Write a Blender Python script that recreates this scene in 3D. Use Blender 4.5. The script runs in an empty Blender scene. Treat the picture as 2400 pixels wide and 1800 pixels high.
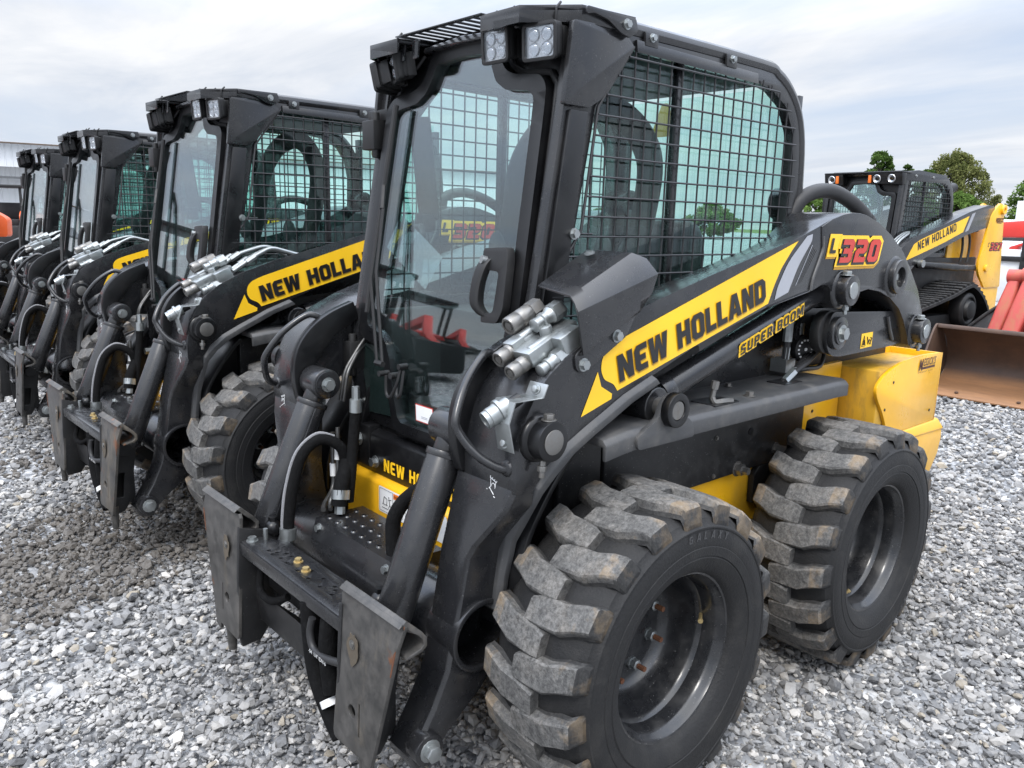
import bpy, bmesh, math, random
import numpy as np
from mathutils import Vector, Matrix
from mathutils.geometry import tessellate_polygon
random.seed(7); rng = np.random.default_rng(11)
S = bpy.context.scene
COL = S.collection
R = math.radians

# ------------------------------------------------------------------ node helpers
def new_mat(name):
    m = bpy.data.materials.new(name); m.use_nodes = True
    nt = m.node_tree; nt.nodes.clear()
    out = nt.nodes.new('ShaderNodeOutputMaterial')
    return m, nt, out
def N(nt, t, **k):
    n = nt.nodes.new(t)
    for a, b in k.items(): setattr(n, a, b)
    return n
def noise(nt, scale, detail=4, rough=.6, coord='Object', stretch=None):
    tc = N(nt, 'ShaderNodeTexCoord'); n = N(nt, 'ShaderNodeTexNoise')
    n.inputs['Scale'].default_value = scale; n.inputs['Detail'].default_value = detail; n.inputs['Roughness'].default_value = rough
    if stretch:
        mp = N(nt, 'ShaderNodeMapping'); mp.inputs['Scale'].default_value = stretch
        nt.links.new(tc.outputs[coord], mp.inputs[0]); nt.links.new(mp.outputs[0], n.inputs['Vector'])
    else: nt.links.new(tc.outputs[coord], n.inputs['Vector'])
    return n
def ramp(nt, src, stops):
    r = N(nt, 'ShaderNodeValToRGB'); e = r.color_ramp.elements
    while len(e) < len(stops): e.new(.5)
    for i, (p, c) in enumerate(stops):
        e[i].position = p
        e[i].color = (c, c, c, 1) if not hasattr(c, '__len__') else (*c, 1)
    nt.links.new(src, r.inputs[0]); return r
def mixc(nt, fac, a, b):
    m = N(nt, 'ShaderNodeMix', data_type='RGBA')
    for sock, v in ((m.inputs[0], fac), (m.inputs[6], a), (m.inputs[7], b)):
        if hasattr(v, 'links'): nt.links.new(v, sock)
        elif hasattr(v, '__len__'): sock.default_value = (*v, 1)
        else: sock.default_value = v
    return m.outputs[2]
def math_(nt, op, a, b=0.0, clamp=False):
    m = N(nt, 'ShaderNodeMath', operation=op); m.use_clamp = clamp
    for i, v in enumerate((a, b)):
        if hasattr(v, 'links'): nt.links.new(v, m.inputs[i])
        else: m.inputs[i].default_value = v
    return m.outputs[0]
MATS = {}
def paint(name, col, rough=.35, metal=0, dirt=None, dirt_amt=.3, dirt_scale=9, spec=.5, coat=0, bump=0, speck=0, stretch=None, bscale=60):
    """painted / plain surface with uneven roughness, optional dust patches and stone-chip specks"""
    m, nt, out = new_mat(name); b = N(nt, 'ShaderNodeBsdfPrincipled')
    nt.links.new(b.outputs[0], out.inputs[0])
    n = noise(nt, dirt_scale, 6, .65, stretch=stretch)
    c = None
    n2 = noise(nt, 2.3, 3, .5)
    c = mixc(nt, ramp(nt, n2.outputs[0], [(.3, 0), (.7, 1)]).outputs[0], tuple(x*.86 for x in col), tuple(min(1, x*1.1) for x in col))
    if dirt:
        f = ramp(nt, n.outputs[0], [(.48, 0), (.78, dirt_amt)]).outputs[0]
        c = mixc(nt, f, c, dirt)
    if speck:
        s = noise(nt, 210, 2, .5); f = ramp(nt, s.outputs[0], [(.70, 0), (.74, speck)]).outputs[0]
        c = mixc(nt, f, c, (.33, .33, .32))
    nt.links.new(c, b.inputs['Base Color'])
    rr = ramp(nt, n.outputs[0], [(.3, max(.04, rough-.07)), (.75, min(1, rough+.2))]).outputs[0]
    nt.links.new(rr, b.inputs['Roughness'])
    b.inputs['Metallic'].default_value = metal
    b.inputs['Specular IOR Level'].default_value = spec
    if coat: b.inputs['Coat Weight'].default_value = coat; b.inputs['Coat Roughness'].default_value = .12
    if bump:
        bn = N(nt, 'ShaderNodeBump'); bn.inputs['Strength'].default_value = bump; bn.inputs['Distance'].default_value = .003
        n3 = noise(nt, bscale, 4, .6); nt.links.new(n3.outputs[0], bn.inputs['Height']); nt.links.new(bn.outputs[0], b.inputs['Normal'])
    MATS[name] = m; return m
def glass(name, tint, refl=.05, mx=.95):
    m, nt, out = new_mat(name)
    t = N(nt, 'ShaderNodeBsdfTransparent'); t.inputs[0].default_value = (*tint, 1)
    g = N(nt, 'ShaderNodeBsdfGlossy'); g.inputs['Roughness'].default_value = .02; g.inputs[0].default_value = (.95, .97, 1, 1)
    lw = N(nt, 'ShaderNodeLayerWeight'); lw.inputs[0].default_value = .5
    p = math_(nt, 'POWER', lw.outputs['Facing'], 4.0); f = math_(nt, 'MULTIPLY_ADD', p, mx-refl)
    f.node.inputs[2].default_value = refl
    ms = N(nt, 'ShaderNodeMixShader'); nt.links.new(f, ms.inputs[0]); nt.links.new(t.outputs[0], ms.inputs[1]); nt.links.new(g.outputs[0], ms.inputs[2])
    nt.links.new(ms.outputs[0], out.inputs[0]); MATS[name] = m; return m

# ------------------------------------------------------------------ mesh helpers
def spl(pts, k=6, closed=False):
    """Catmull-Rom through pts"""
    P = [np.array(p, float) for p in pts]; n = len(P); out = []
    for i in range(n if closed else n-1):
        if closed: a, b, c, d = P[i-1], P[i], P[(i+1) % n], P[(i+2) % n]
        else: a, b, c, d = P[max(i-1, 0)], P[i], P[i+1], P[min(i+2, n-1)]
        for t in np.arange(k)/k:
            out.append(.5*((2*b)+(c-a)*t+(2*a-5*b+4*c-d)*t*t+(3*b-a-3*c+d)*t**3))
    if not closed: out.append(P[-1])
    return [tuple(o) for o in out]
def fillet(pts, r, k=4, closed=True):
    """round the corners of a polygon / polyline; r one value or one per corner"""
    P = [np.array(p, float) for p in pts]; n = len(P); out = []
    for i in range(n):
        rr = r[i] if hasattr(r, '__len__') else r
        if rr <= 0 or (not closed and i in (0, n-1)): out.append(tuple(P[i])); continue
        a, b, c = P[i-1], P[i], P[(i+1) % n]
        da = np.linalg.norm(a-b); dc = np.linalg.norm(c-b); d = min(rr, da*.48, dc*.48)
        p, q = b+(a-b)/da*d, b+(c-b)/dc*d
        for t in np.linspace(0, 1, k+1): out.append(tuple((1-t)**2*p+2*t*(1-t)*b+t*t*q))
    return out
def circ(cx, cy, r, n=16, a0=0):
    return [(cx+r*math.cos(a0+2*math.pi*i/n), cy+r*math.sin(a0+2*math.pi*i/n)) for i in range(n)]
def area2(p): return sum(p[i-1][0]*p[i][1]-p[i][0]*p[i-1][1] for i in range(len(p)))/2
SPLIT = set('bolt pin hex_bolt steel_pipe sleeved_hose hose_end side_panel corner_gusset pillar_trim bracket screw screw_hole plug axle_housing mount_bracket quarter_pane hydraulic_hose track_wheel post lap_bar pipe_tag washer_hose rivet edge_bolt control_console door_hinge fitting slot foot_pedal embossed_panel mast lift_arm canopy_post port_fitting cab_lining mount_cheek tail_light front_guard cylinder_bracket pivot pin_boss tilt_lug washer weld_bead rust_streak'.split())
class MB:
    def __init__(s): s.v = []; s.f = []
    def add(s, v, f):
        o = len(s.v); s.v += [tuple(map(float, x)) for x in v]; s.f += [tuple(i+o for i in q) for q in f]; return s
    def hexa(s, p):      # 8 corners: bottom ring 0-3, top ring 4-7
        return s.add(p, [(3,2,1,0),(4,5,6,7),(0,1,5,4),(1,2,6,5),(2,3,7,6),(3,0,4,7)])
    def box(s, x0, x1, y0, y1, z0, z1):
        return s.hexa([(x0,y0,z0),(x1,y0,z0),(x1,y1,z0),(x0,y1,z0),(x0,y0,z1),(x1,y0,z1),(x1,y1,z1),(x0,y1,z1)])
    def obox(s, c, u, v, w):   # centre and three half axes
        c, u, v, w = map(Vector, (c, u, v, w))
        return s.hexa([c-u-v-w, c+u-v-w, c+u+v-w, c-u+v-w, c-u-v+w, c+u-v+w, c+u+v+w, c-u+v+w])
    def prism(s, poly, fa, fb, holes=()):
        """2D polygon (+holes) between two mappings fa, fb of a 2D point to 3D"""
        poly = [tuple(p) for p in poly]; holes = [[tuple(p) for p in h] for h in holes]
        loops = [poly if area2(poly) > 0 else poly[::-1]]+[h if area2(h) < 0 else h[::-1] for h in holes]
        tri = tessellate_polygon([[Vector((*p, 0)) for p in l] for l in loops])
        flat = [p for l in loops for p in l]; n = len(flat)
        A = [fa(p) for p in flat]; B = [fb(p) for p in flat]; F = []
        for t in tri:
            a, b, c = (flat[i] for i in t)
            if (b[0]-a[0])*(c[1]-a[1])-(b[1]-a[1])*(c[0]-a[0]) < 0: t = (t[0], t[2], t[1])
            F += [(t[2], t[1], t[0]), tuple(i+n for i in t)]
        o = 0
        for l in loops:
            m = len(l)
            for i in range(m):
                j = (i+1) % m; F.append((o+i, o+j, o+j+n, o+i+n))
            o += m
        return s.add(A+B, F)
    def plate(s, poly, axis, a, b, holes=()):
        """polygon extruded along axis: y -> (x,z), x -> (y,z), z -> (x,y)"""
        g = {'y': lambda t: lambda p: (p[0], t, p[1]), 'x': lambda t: lambda p: (t, p[0], p[1]), 'z': lambda t: lambda p: (p[0], p[1], t)}[axis]
        return s.prism(poly, g(a), g(b), holes)
    def frame(s, d):
        d = Vector(d).normalized(); a = Vector((0, 0, 1)) if abs(d.z) < .9 else Vector((1, 0, 0))
        u = d.cross(a).normalized(); return u, d.cross(u).normalized()
    def lathe(s, prof, o, d, n=24, cap=True):
        """profile [(along, radius)] about axis d through o"""
        o = Vector(o); d = Vector(d).normalized(); u, v = s.frame(d); V = []; F = []
        for a, r in prof:
            for i in range(n):
                t = 2*math.pi*i/n; V.append(o+d*a+u*(r*math.cos(t))+v*(r*math.sin(t)))
        m = len(prof)
        for k in range(m-1):
            for i in range(n):
                j = (i+1) % n; F.append((k*n+i, k*n+j, (k+1)*n+j, (k+1)*n+i))
        if cap: F += [tuple(range(n))[::-1], tuple((m-1)*n+i for i in range(n))]
        return s.add(V, F)
    def cyl(s, a, b, r, n=20, r2=None):
        a, b = Vector(a), Vector(b); L = (b-a).length
        return s.lathe([(0, r), (L, r if r2 is None else r2)], a, b-a, n)
    def ring(s, a, b, ro, ri, n=24):
        a, b = Vector(a), Vector(b); L = (b-a).length
        s.lathe([(0, ri), (0, ro), (L, ro), (L, ri), (0, ri)], a, b-a, n, cap=False); return s
    def tube(s, path, r, n=10, cap=True):
        P = [Vector(p) for p in path]; V = []; F = []; m = len(P)
        T = [(P[min(i+1, m-1)]-P[max(i-1, 0)]).normalized() for i in range(m)]
        u, _ = s.frame(T[0])
        for i, p in enumerate(P):
            u = (u-T[i]*u.dot(T[i])).normalized(); w = T[i].cross(u); rr = r[i] if hasattr(r, '__len__') else r
            for k in range(n):
                t = 2*math.pi*k/n; V.append(p+u*(rr*math.cos(t))+w*(rr*math.sin(t)))
        for i in range(m-1):
            for k in range(n):
                j = (k+1) % n; F.append((i*n+k, i*n+j, (i+1)*n+j, (i+1)*n+k))
        if cap: F += [tuple(range(n))[::-1], tuple((m-1)*n+i for i in range(n))]
        return s.add(V, F)
    def loft(s, rings, cap=True):
        n = len(rings[0]); V = [p for r in rings for p in r]; F = []
        for i in range(len(rings)-1):
            for k in range(n):
                j = (k+1) % n; F.append((i*n+k, i*n+j, (i+1)*n+j, (i+1)*n+k))
        if cap: F += [tuple(range(n))[::-1], tuple((len(rings)-1)*n+i for i in range(n))]
        return s.add(V, F)
    def ball(s, c, r, n=10, sc=(1, 1, 1)):
        V = []; F = []; m = n//2+1
        for i in range(m+1):
            a = math.pi*i/m
            for k in range(n):
                t = 2*math.pi*k/n
                V.append((c[0]+r*sc[0]*math.sin(a)*math.cos(t), c[1]+r*sc[1]*math.sin(a)*math.sin(t), c[2]+r*sc[2]*math.cos(a)))
        for i in range(m):
            for k in range(n):
                j = (k+1) % n; F.append((i*n+k, (i+1)*n+k, (i+1)*n+j, i*n+j))
        return s.add(V, F)
    def bolt(s, p, d, r=.012, h=.01, washer=True):
        """hex head standing on p along d"""
        p, d = Vector(p), Vector(d).normalized()
        if washer: s.cyl(p, p+d*.003, r*1.35, 14); p = p+d*.003
        s.cyl(p, p+d*h, r, 6); return s
    def mirror(s):
        m = MB(); m.v = [(x, -y, z) for x, y, z in s.v]; m.f = [q[::-1] for q in s.f]; return m
    def plus(s, o): return s.add(o.v, o.f)
    def pieces(s):
        """the separate pieces of this mesh: loose shells whose boxes touch belong together"""
        n = len(s.v); p = list(range(n))
        def fd(i):
            while p[i] != i: p[i] = p[p[i]]; i = p[i]
            return i
        for q in s.f:
            a = fd(q[0])
            for i in q[1:]: p[fd(i)] = a
        g = {}
        for i in range(n): g.setdefault(fd(i), []).append(i)
        V = np.array(s.v); bx = [(V[i].min(0)-.004, V[i].max(0)+.004, set(i)) for i in g.values()]
        again = True
        while again:
            again = False
            for i in range(len(bx)):
                for j in range(i+1, len(bx)):
                    if (bx[i][0] < bx[j][1]).all() and (bx[j][0] < bx[i][1]).all():
                        bx[i] = (np.minimum(bx[i][0], bx[j][0]), np.maximum(bx[i][1], bx[j][1]), bx[i][2] | bx[j][2]); del bx[j]; again = True; break
                if again: break
        out = []
        for _, _, ids in bx:
            m = MB(); k = sorted(ids); mp = {o: i for i, o in enumerate(k)}
            m.v = [s.v[i] for i in k]; m.f = [tuple(mp[i] for i in q) for q in s.f if q[0] in ids]; out.append(m)
        return out
    def build(s, name, mat, parent=None, bevel=0, smooth=40, seg=2):
        if name in SPLIT:
            P = s.pieces()
            if len(P) > 1: return [m.build1(name, mat, parent, bevel, smooth, seg) for m in P][0]
        return s.build1(name, mat, parent, bevel, smooth, seg)
    def build1(s, name, mat, parent=None, bevel=0, smooth=40, seg=2):
        bm = bmesh.new(); vs = [bm.verts.new(p) for p in s.v]
        for q in s.f:
            try: bm.faces.new([vs[i] for i in q])
            except ValueError: pass
        bmesh.ops.remove_doubles(bm, verts=bm.verts, dist=1e-5)
        bmesh.ops.dissolve_degenerate(bm, dist=1e-6, edges=bm.edges)
        bmesh.ops.recalc_face_normals(bm, faces=bm.faces)
        if bevel:
            E = [e for e in bm.edges if len(e.link_faces) == 2 and e.calc_face_angle(0) > R(28)]
            bmesh.ops.bevel(bm, geom=E, offset=bevel, segments=seg, affect='EDGES', profile=.5, clamp_overlap=True)
        me = bpy.data.meshes.new(name); bm.to_mesh(me); bm.free()
        for p in me.polygons: p.use_smooth = True
        me.set_sharp_from_angle(angle=R(smooth))
        me.materials.append(mat)
        o = bpy.data.objects.new(name, me); COL.objects.link(o)
        if parent: o.parent = parent
        return o
def tag(o, label=None, cat=None, group=None, kind=None):
    for k, v in (('label', label), ('category', cat), ('group', group), ('kind', kind)):
        if v: o[k] = v
    return o
def thing(name, label, cat, loc=(0, 0, 0), rz=0, group=None):
    o = bpy.data.objects.new(name, None); COL.objects.link(o); o.location = loc; o.rotation_euler = (0, 0, rz)
    o.empty_display_size = .2
    return tag(o, label, cat, group)
def kids(o): return [c for c in bpy.data.objects if c.parent == o]
def copy_tree(o, parent=None, skip=()):
    c = o.copy(); COL.objects.link(c)
    if parent: c.parent = parent
    for ch in kids(o):
        if ch.name.split('.')[0] not in skip: copy_tree(ch, c, skip)
    return c

# ------------------------------------------------------------------ lettering
t_ = .22
def oct_(w, h, c, x=0, y=0): return [(x+c,y),(x+w-c,y),(x+w,y+c),(x+w,y+h-c),(x+w-c,y+h),(x+c,y+h),(x,y+h-c),(x,y+c)]
def rc(a, b, c, d): return [(a,b),(c,b),(c,d),(a,d)]
G = {
'N': (.72, [[(0,0),(t_,0),(t_,.56),(.48,0),(.72,0),(.72,1),(.5,1),(.5,.44),(.24,1),(0,1)]]),
'E': (.62, [[(.13,0),(.6,0),(.6,.19),(.28,.19),(.23,.25),(.23,.4),(.52,.4),(.52,.58),(.23,.58),(.23,.75),(.28,.81),(.62,.81),(.62,1),(.13,1),(0,.85),(0,.15)]]),
'W': (1.0, [[(.13,0),(.37,0),(.5,.55),(.6,0),(.84,0),(1,1),(.77,1),(.7,.42),(.59,1),(.41,1),(.28,.42),(.22,1),(0,1)]]),
'H': (.72, [[(0,0),(t_,0),(t_,.4),(.5,.4),(.5,0),(.72,0),(.72,1),(.5,1),(.5,.6),(t_,.6),(t_,1),(0,1)]]),
'O': (.72, [oct_(.72,1,.15), oct_(.28,.64,.07,.22,.18)]),
'L': (.58, [[(0,0),(.58,0),(.58,.19),(t_,.19),(t_,1),(0,1)]]),
'A': (.8, [[(0,0),(.23,0),(.27,.18),(.53,.18),(.57,0),(.8,0),(.55,1),(.25,1)], [(.31,.36),(.49,.36),(.4,.78)]]),
'D': (.72, [[(0,0),(.54,0),(.72,.17),(.72,.83),(.54,1),(0,1)], [(t_,.19),(.44,.19),(.5,.26),(.5,.74),(.44,.81),(t_,.81)]]),
'S': (.62, [[(0,0),(.5,0),(.62,.12),(.62,.46),(.5,.59),(.2,.59),(.2,.81),(.62,.81),(.62,1),(.12,1),(0,.88),(0,.52),(.12,.41),(.42,.41),(.42,.19),(0,.19)]]),
'U': (.66, [[(.12,0),(.54,0),(.66,.12),(.66,1),(.46,1),(.46,.19),(.2,.19),(.2,1),(0,1),(0,.12)]]),
'P': (.64, [[(0,0),(.2,0),(.2,.34),(.52,.34),(.64,.46),(.64,.88),(.52,1),(0,1)], rc(.2,.53,.44,.82)]),
'R': (.66, [[(0,0),(.2,0),(.2,.33),(.3,.33),(.44,0),(.68,0),(.53,.36),(.64,.46),(.64,.88),(.52,1),(0,1)], rc(.2,.52,.44,.82)]),
'B': (.66, [[(0,0),(.54,0),(.66,.11),(.66,.42),(.59,.5),(.66,.58),(.66,.89),(.54,1),(0,1)], rc(.2,.18,.46,.42), rc(.2,.58,.46,.82)]),
'M': (.9, [[(0,0),(.2,0),(.2,.62),(.36,.25),(.54,.25),(.7,.62),(.7,0),(.9,0),(.9,1),(.66,1),(.45,.52),(.24,1),(0,1)]]),
'3': (.66, [[(0,0),(.54,0),(.66,.11),(.66,.42),(.58,.5),(.66,.58),(.66,.89),(.54,1),(0,1),(0,.8),(.44,.8),(.44,.6),(.12,.6),(.12,.4),(.44,.4),(.44,.2),(0,.2)]]),
'2': (.66, [[(0,0),(.66,0),(.66,.2),(.22,.2),(.22,.4),(.54,.4),(.66,.52),(.66,.88),(.54,1),(0,1),(0,.8),(.44,.8),(.44,.6),(.12,.6),(0,.48)]]),
'0': (.66, [oct_(.66,1,.12), oct_(.22,.6,.04,.22,.2)]),
'7': (.64, [[(.1,0),(.34,0),(.64,.72),(.64,1),(0,1),(0,.8),(.42,.8)]]),
'C': (.62, [[(.12,0),(.62,0),(.62,.2),(.22,.2),(.22,.8),(.62,.8),(.62,1),(.12,1),(0,.88),(0,.12)]]),
'X': (.74, [[(0,0),(.25,0),(.37,.33),(.49,0),(.74,0),(.5,.5),(.74,1),(.49,1),(.37,.67),(.25,1),(0,1),(.24,.5)]]),
'Y': (.72, [[(.25,0),(.47,0),(.47,.42),(.72,1),(.48,1),(.36,.64),(.24,1),(0,1),(.25,.42)]]),
'G': (.66, [[(.12,0),(.66,0),(.66,.56),(.36,.56),(.36,.38),(.46,.38),(.46,.2),(.22,.2),(.22,.8),(.62,.8),(.62,1),(.12,1),(0,.88),(0,.12)]]),
' ': (.3, []),
}
def offs(l, d):
    n = len(l); out = []; ccw = area2(l) > 0
    for i in range(n):
        a, b, c = (np.array(l[j % n], float) for j in (i-1, i, i+1))
        e1 = (b-a)/np.linalg.norm(b-a); e2 = (c-b)/np.linalg.norm(c-b)
        n1 = np.array((e1[1], -e1[0])); n2 = np.array((e2[1], -e2[0])); k = n1+n2; k /= max(.35, k@k/2)
        out.append(tuple(b+k*d))
    return out
def lettering(name, text, O, u, v, h, mat, parent, gap=.13, ws=1, shear=0, grow=0, shift=(0, 0), lift=.002):
    """flat letters laid on a surface: origin O, baseline u, up v, cap height h"""
    O, u, v = Vector(O), Vector(u).normalized(), Vector(v).normalized(); n = u.cross(v).normalized()
    mb = MB(); x = 0
    for k, ch in enumerate(text):
        w, loops = G[ch]
        if loops:
            L = [loops[0] if area2(loops[0]) > 0 else loops[0][::-1]]+[q if area2(q) < 0 else q[::-1] for q in loops[1:]]
            if grow:
                L = [offs(q, grow) for q in L]
                L = [L[0]]+[q for q in L[1:] if area2(q) < -.004]
            flat = [p for l in L for p in l]
            tri = tessellate_polygon([[Vector((*p, 0)) for p in l] for l in L])
            V = [O+u*(h*((px+x)*ws+shear*py+shift[0]))+v*(h*(py+shift[1]))+n*(lift+.00012*(k % 3)) for px, py in flat]
            F = []
            for q in tri:
                a, b, c = (flat[i] for i in q)
                F.append(q if (b[0]-a[0])*(c[1]-a[1])-(b[1]-a[1])*(c[0]-a[0]) > 0 else (q[0], q[2], q[1]))
            mb.add(V, F)
        x += w+gap
    return flatmesh(name, mb, mat, parent)
def flatmesh(name, mb, mat, parent):
    me = bpy.data.meshes.new(name); me.from_pydata(mb.v, [], mb.f); me.update(); me.materials.append(mat)
    o = bpy.data.objects.new(name, me); COL.objects.link(o); o.parent = parent; return o
def sheet(name, poly, O, u, v, mat, parent, lift=.0012):
    O, u, v = Vector(O), Vector(u), Vector(v); n = u.cross(v).normalized(); mb = MB()
    if area2(poly) < 0: poly = poly[::-1]
    tri = tessellate_polygon([[Vector((*p, 0)) for p in poly]]); F = []
    for q in tri:
        a, b, c = (poly[i] for i in q)
        F.append(q if (b[0]-a[0])*(c[1]-a[1])-(b[1]-a[1])*(c[0]-a[0]) > 0 else (q[0], q[2], q[1]))
    mb.add([O+u*p[0]+v*p[1]+n*lift for p in poly], F)
    return flatmesh(name, mb, mat, parent)
def typed(name, text, O, u, v, h, mat, parent, shear=0, lift=.0026, ws=1, bold=0):
    """small print in the built-in typeface"""
    c = bpy.data.curves.new(name, 'FONT'); c.body = text; c.size = h/.7; c.shear = shear; c.offset = bold; c.resolution_u = 2
    t = bpy.data.objects.new(name, c); COL.objects.link(t); bpy.context.view_layer.update()
    me = bpy.data.meshes.new_from_object(t.evaluated_get(bpy.context.evaluated_depsgraph_get()))
    bpy.data.objects.remove(t); bpy.data.curves.remove(c)
    O, u, v = Vector(O), Vector(u).normalized(), Vector(v).normalized(); n = u.cross(v)
    for q in me.vertices: q.co = O+u*(q.co.x*ws)+v*q.co.y+n*lift
    me.name = name; me.materials.clear(); me.materials.append(mat)
    o = bpy.data.objects.new(name, me); COL.objects.link(o); o.parent = parent; return o

# ------------------------------------------------------------------ materials
DUST = (.23, .21, .18)
GREY = paint('charcoal_paint', (.0140, .0143, .0158), .22, dirt=(.060, .057, .052), dirt_amt=.26, dirt_scale=8, speck=.2, coat=.25, spec=.5, bump=.04, bscale=260)
BLACK = paint('black_paint', (.005, .0051, .0058), .3, dirt=(.05, .048, .045), dirt_amt=.12, spec=.42)
MATTE = paint('black_plastic', (.008, .008, .0085), .5, dirt=(.05, .048, .045), dirt_amt=.25)
DEEP = paint('black_steel', (.007, .007, .0075), .5, dirt=(.06, .055, .05), dirt_amt=.3, speck=.2)
SIDE = paint('dusty_black_steel', (.009, .0092, .010), .45, dirt=(.11, .105, .10), dirt_amt=.28, dirt_scale=14, speck=.5)
SHELFM = paint('dusty_charcoal', (.050, .051, .053), .42, dirt=(.16, .15, .135), dirt_amt=.45, dirt_scale=11, speck=.3)
YEL = paint('yellow_paint', (.82, .43, .014), .3, dirt=(.40, .27, .09), dirt_amt=.35, dirt_scale=6, coat=.25)
YTOP = paint('dusty_yellow', (.60, .34, .03), .45, dirt=(.10, .08, .06), dirt_amt=.6, dirt_scale=9, stretch=(1, 3, 1))
DYEL = paint('decal_yellow', (.90, .53, .016), .35)
DBLK = paint('decal_black', (.008, .008, .009), .35)
DGREY = paint('decal_silver', (.33, .34, .37), .4)
DRED = paint('decal_red', (.50, .035, .022), .35)
DYDK = paint('decal_gold', (.42, .22, .01), .4)
DWHT = paint('decal_white', (.75, .75, .74), .45)
DORG = paint('decal_orange', (.75, .17, .02), .45)
ZINC = paint('zinc_plate', (.36, .38, .38), .33, metal=.85, dirt=(.25, .25, .24), dirt_amt=.5, dirt_scale=40)
PIPE = paint('pipe_steel', (.12, .12, .118), .38, metal=.8, dirt=(.08, .07, .06), dirt_amt=.6, dirt_scale=40)
MUD = paint('dried_mud', (.085, .070, .050), .85, dirt=(.10, .07, .045), dirt_amt=.9, dirt_scale=60, bump=.6)
STEEL = paint('bare_steel', (.22, .215, .205), .36, metal=.8, dirt=(.20, .17, .14), dirt_amt=.6, dirt_scale=45)
CHROME = paint('chrome_rod', (.75, .75, .75), .1, metal=1)
BRASS = paint('brass_fitting', (.55, .42, .2), .35, metal=.8)
HOSE = paint('hose_sleeve', (.006, .006, .0063), .85, dirt=(.03, .03, .03), dirt_amt=.3, dirt_scale=60, bump=.8, bscale=160, spec=.1)
HGREY = paint('hose_rubber', (.02, .02, .021), .5)
BRAID = paint('grey_braid', (.22, .22, .23), .6, dirt=(.08, .08, .08), dirt_amt=.9, dirt_scale=300)
RIM = paint('rim_paint', (.012, .0125, .014), .26, dirt=(.12, .115, .11), dirt_amt=.25, dirt_scale=16, speck=.45, coat=.3)
RUST = paint('rust_brown', (.12, .045, .02), .8, dirt=(.2, .09, .035), dirt_amt=.8, dirt_scale=20)
DRT = paint('decal_brown', (.07, .02, .012), .5)
SEATM = paint('seat_vinyl', (.02, .02, .022), .6)
GREYIN = paint('cab_trim', (.045, .048, .05), .6)
MESHM = paint('screen_wire', (.02, .02, .022), .4)
LENS = glass('lamp_lens', (.95, .96, .97), .08, .9)
REFL = paint('lamp_reflector', (.6, .6, .6), .2, metal=.9)
GLS = glass('cab_glass', (.84, .95, .925), .035, .93)
GLD = glass('door_glass', (.86, .935, .925), .105, .96)
RUB = None
def worn_plate(name='worn_plate', mud=.56, rust=.66):
    """mount plates: dark paint scraped to bare steel with rusty streaks and tan mud"""
    m, nt, out = new_mat(name); b = N(nt, 'ShaderNodeBsdfPrincipled'); nt.links.new(b.outputs[0], out.inputs[0])
    n = noise(nt, 6, 6, .7, stretch=(1, 1, .5)); n2 = noise(nt, 22, 5, .7); n3 = noise(nt, 9, 4, .6)
    c = mixc(nt, ramp(nt, n2.outputs[0], [(.35, 0), (.75, 1)]).outputs[0], (.042, .041, .039), (.115, .108, .10))
    c = mixc(nt, ramp(nt, n.outputs[0], [(mud, 0), (mud+.17, .6)]).outputs[0], c, (.20, .165, .12))
    c = mixc(nt, ramp(nt, n3.outputs[0], [(rust, 0), (rust+.06, .75)]).outputs[0], c, (.20, .07, .022))
    nt.links.new(c, b.inputs['Base Color']); b.inputs['Metallic'].default_value = .3
    nt.links.new(ramp(nt, n2.outputs[0], [(.3, .33), (.7, .6)]).outputs[0], b.inputs['Roughness'])
    return m
WORN = worn_plate(); WORNR = worn_plate('rusty_worn_plate', .48, .6)
def rubber():
    """tyre rubber: black sides, lug faces scuffed grey with stone dust and tan mud"""
    m, nt, out = new_mat('tyre_rubber'); b = N(nt, 'ShaderNodeBsdfPrincipled'); nt.links.new(b.outputs[0], out.inputs[0])
    at = N(nt, 'ShaderNodeAttribute', attribute_name='wear'); sep = N(nt, 'ShaderNodeSeparateColor'); nt.links.new(at.outputs['Color'], sep.inputs[0])
    n = noise(nt, 75, 9, .82); n2 = noise(nt, 11, 5, .65); n3 = noise(nt, 150, 3, .6)
    base = mixc(nt, ramp(nt, n2.outputs[0], [(.5, 0), (.75, .5)]).outputs[0], (.0125, .0125, .013), (.04, .038, .035))
    tread = mixc(nt, ramp(nt, n.outputs[0], [(.34, 0), (.68, 1)]).outputs[0], (.026, .026, .0265), (.235, .23, .22))
    w = math_(nt, 'MULTIPLY', sep.outputs[0], ramp(nt, n2.outputs[0], [(.25, .45), (.6, 1)]).outputs[0])
    c = mixc(nt, w, base, tread)
    mud = math_(nt, 'MULTIPLY', sep.outputs[1], ramp(nt, n2.outputs[0], [(.47, 0), (.62, .75)]).outputs[0])
    c = mixc(nt, mud, c, (.32, .22, .115))
    nt.links.new(c, b.inputs['Base Color']); b.inputs['Roughness'].default_value = .62; b.inputs['Specular IOR Level'].default_value = .35
    bn = N(nt, 'ShaderNodeBump'); bn.inputs['Strength'].default_value = .45; bn.inputs['Distance'].default_value = .003
    nt.links.new(math_(nt, 'ADD', n.outputs[0], n3.outputs[0]), bn.inputs['Height']); nt.links.new(bn.outputs[0], b.inputs['Normal'])
    return m
RUB = rubber()

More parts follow.
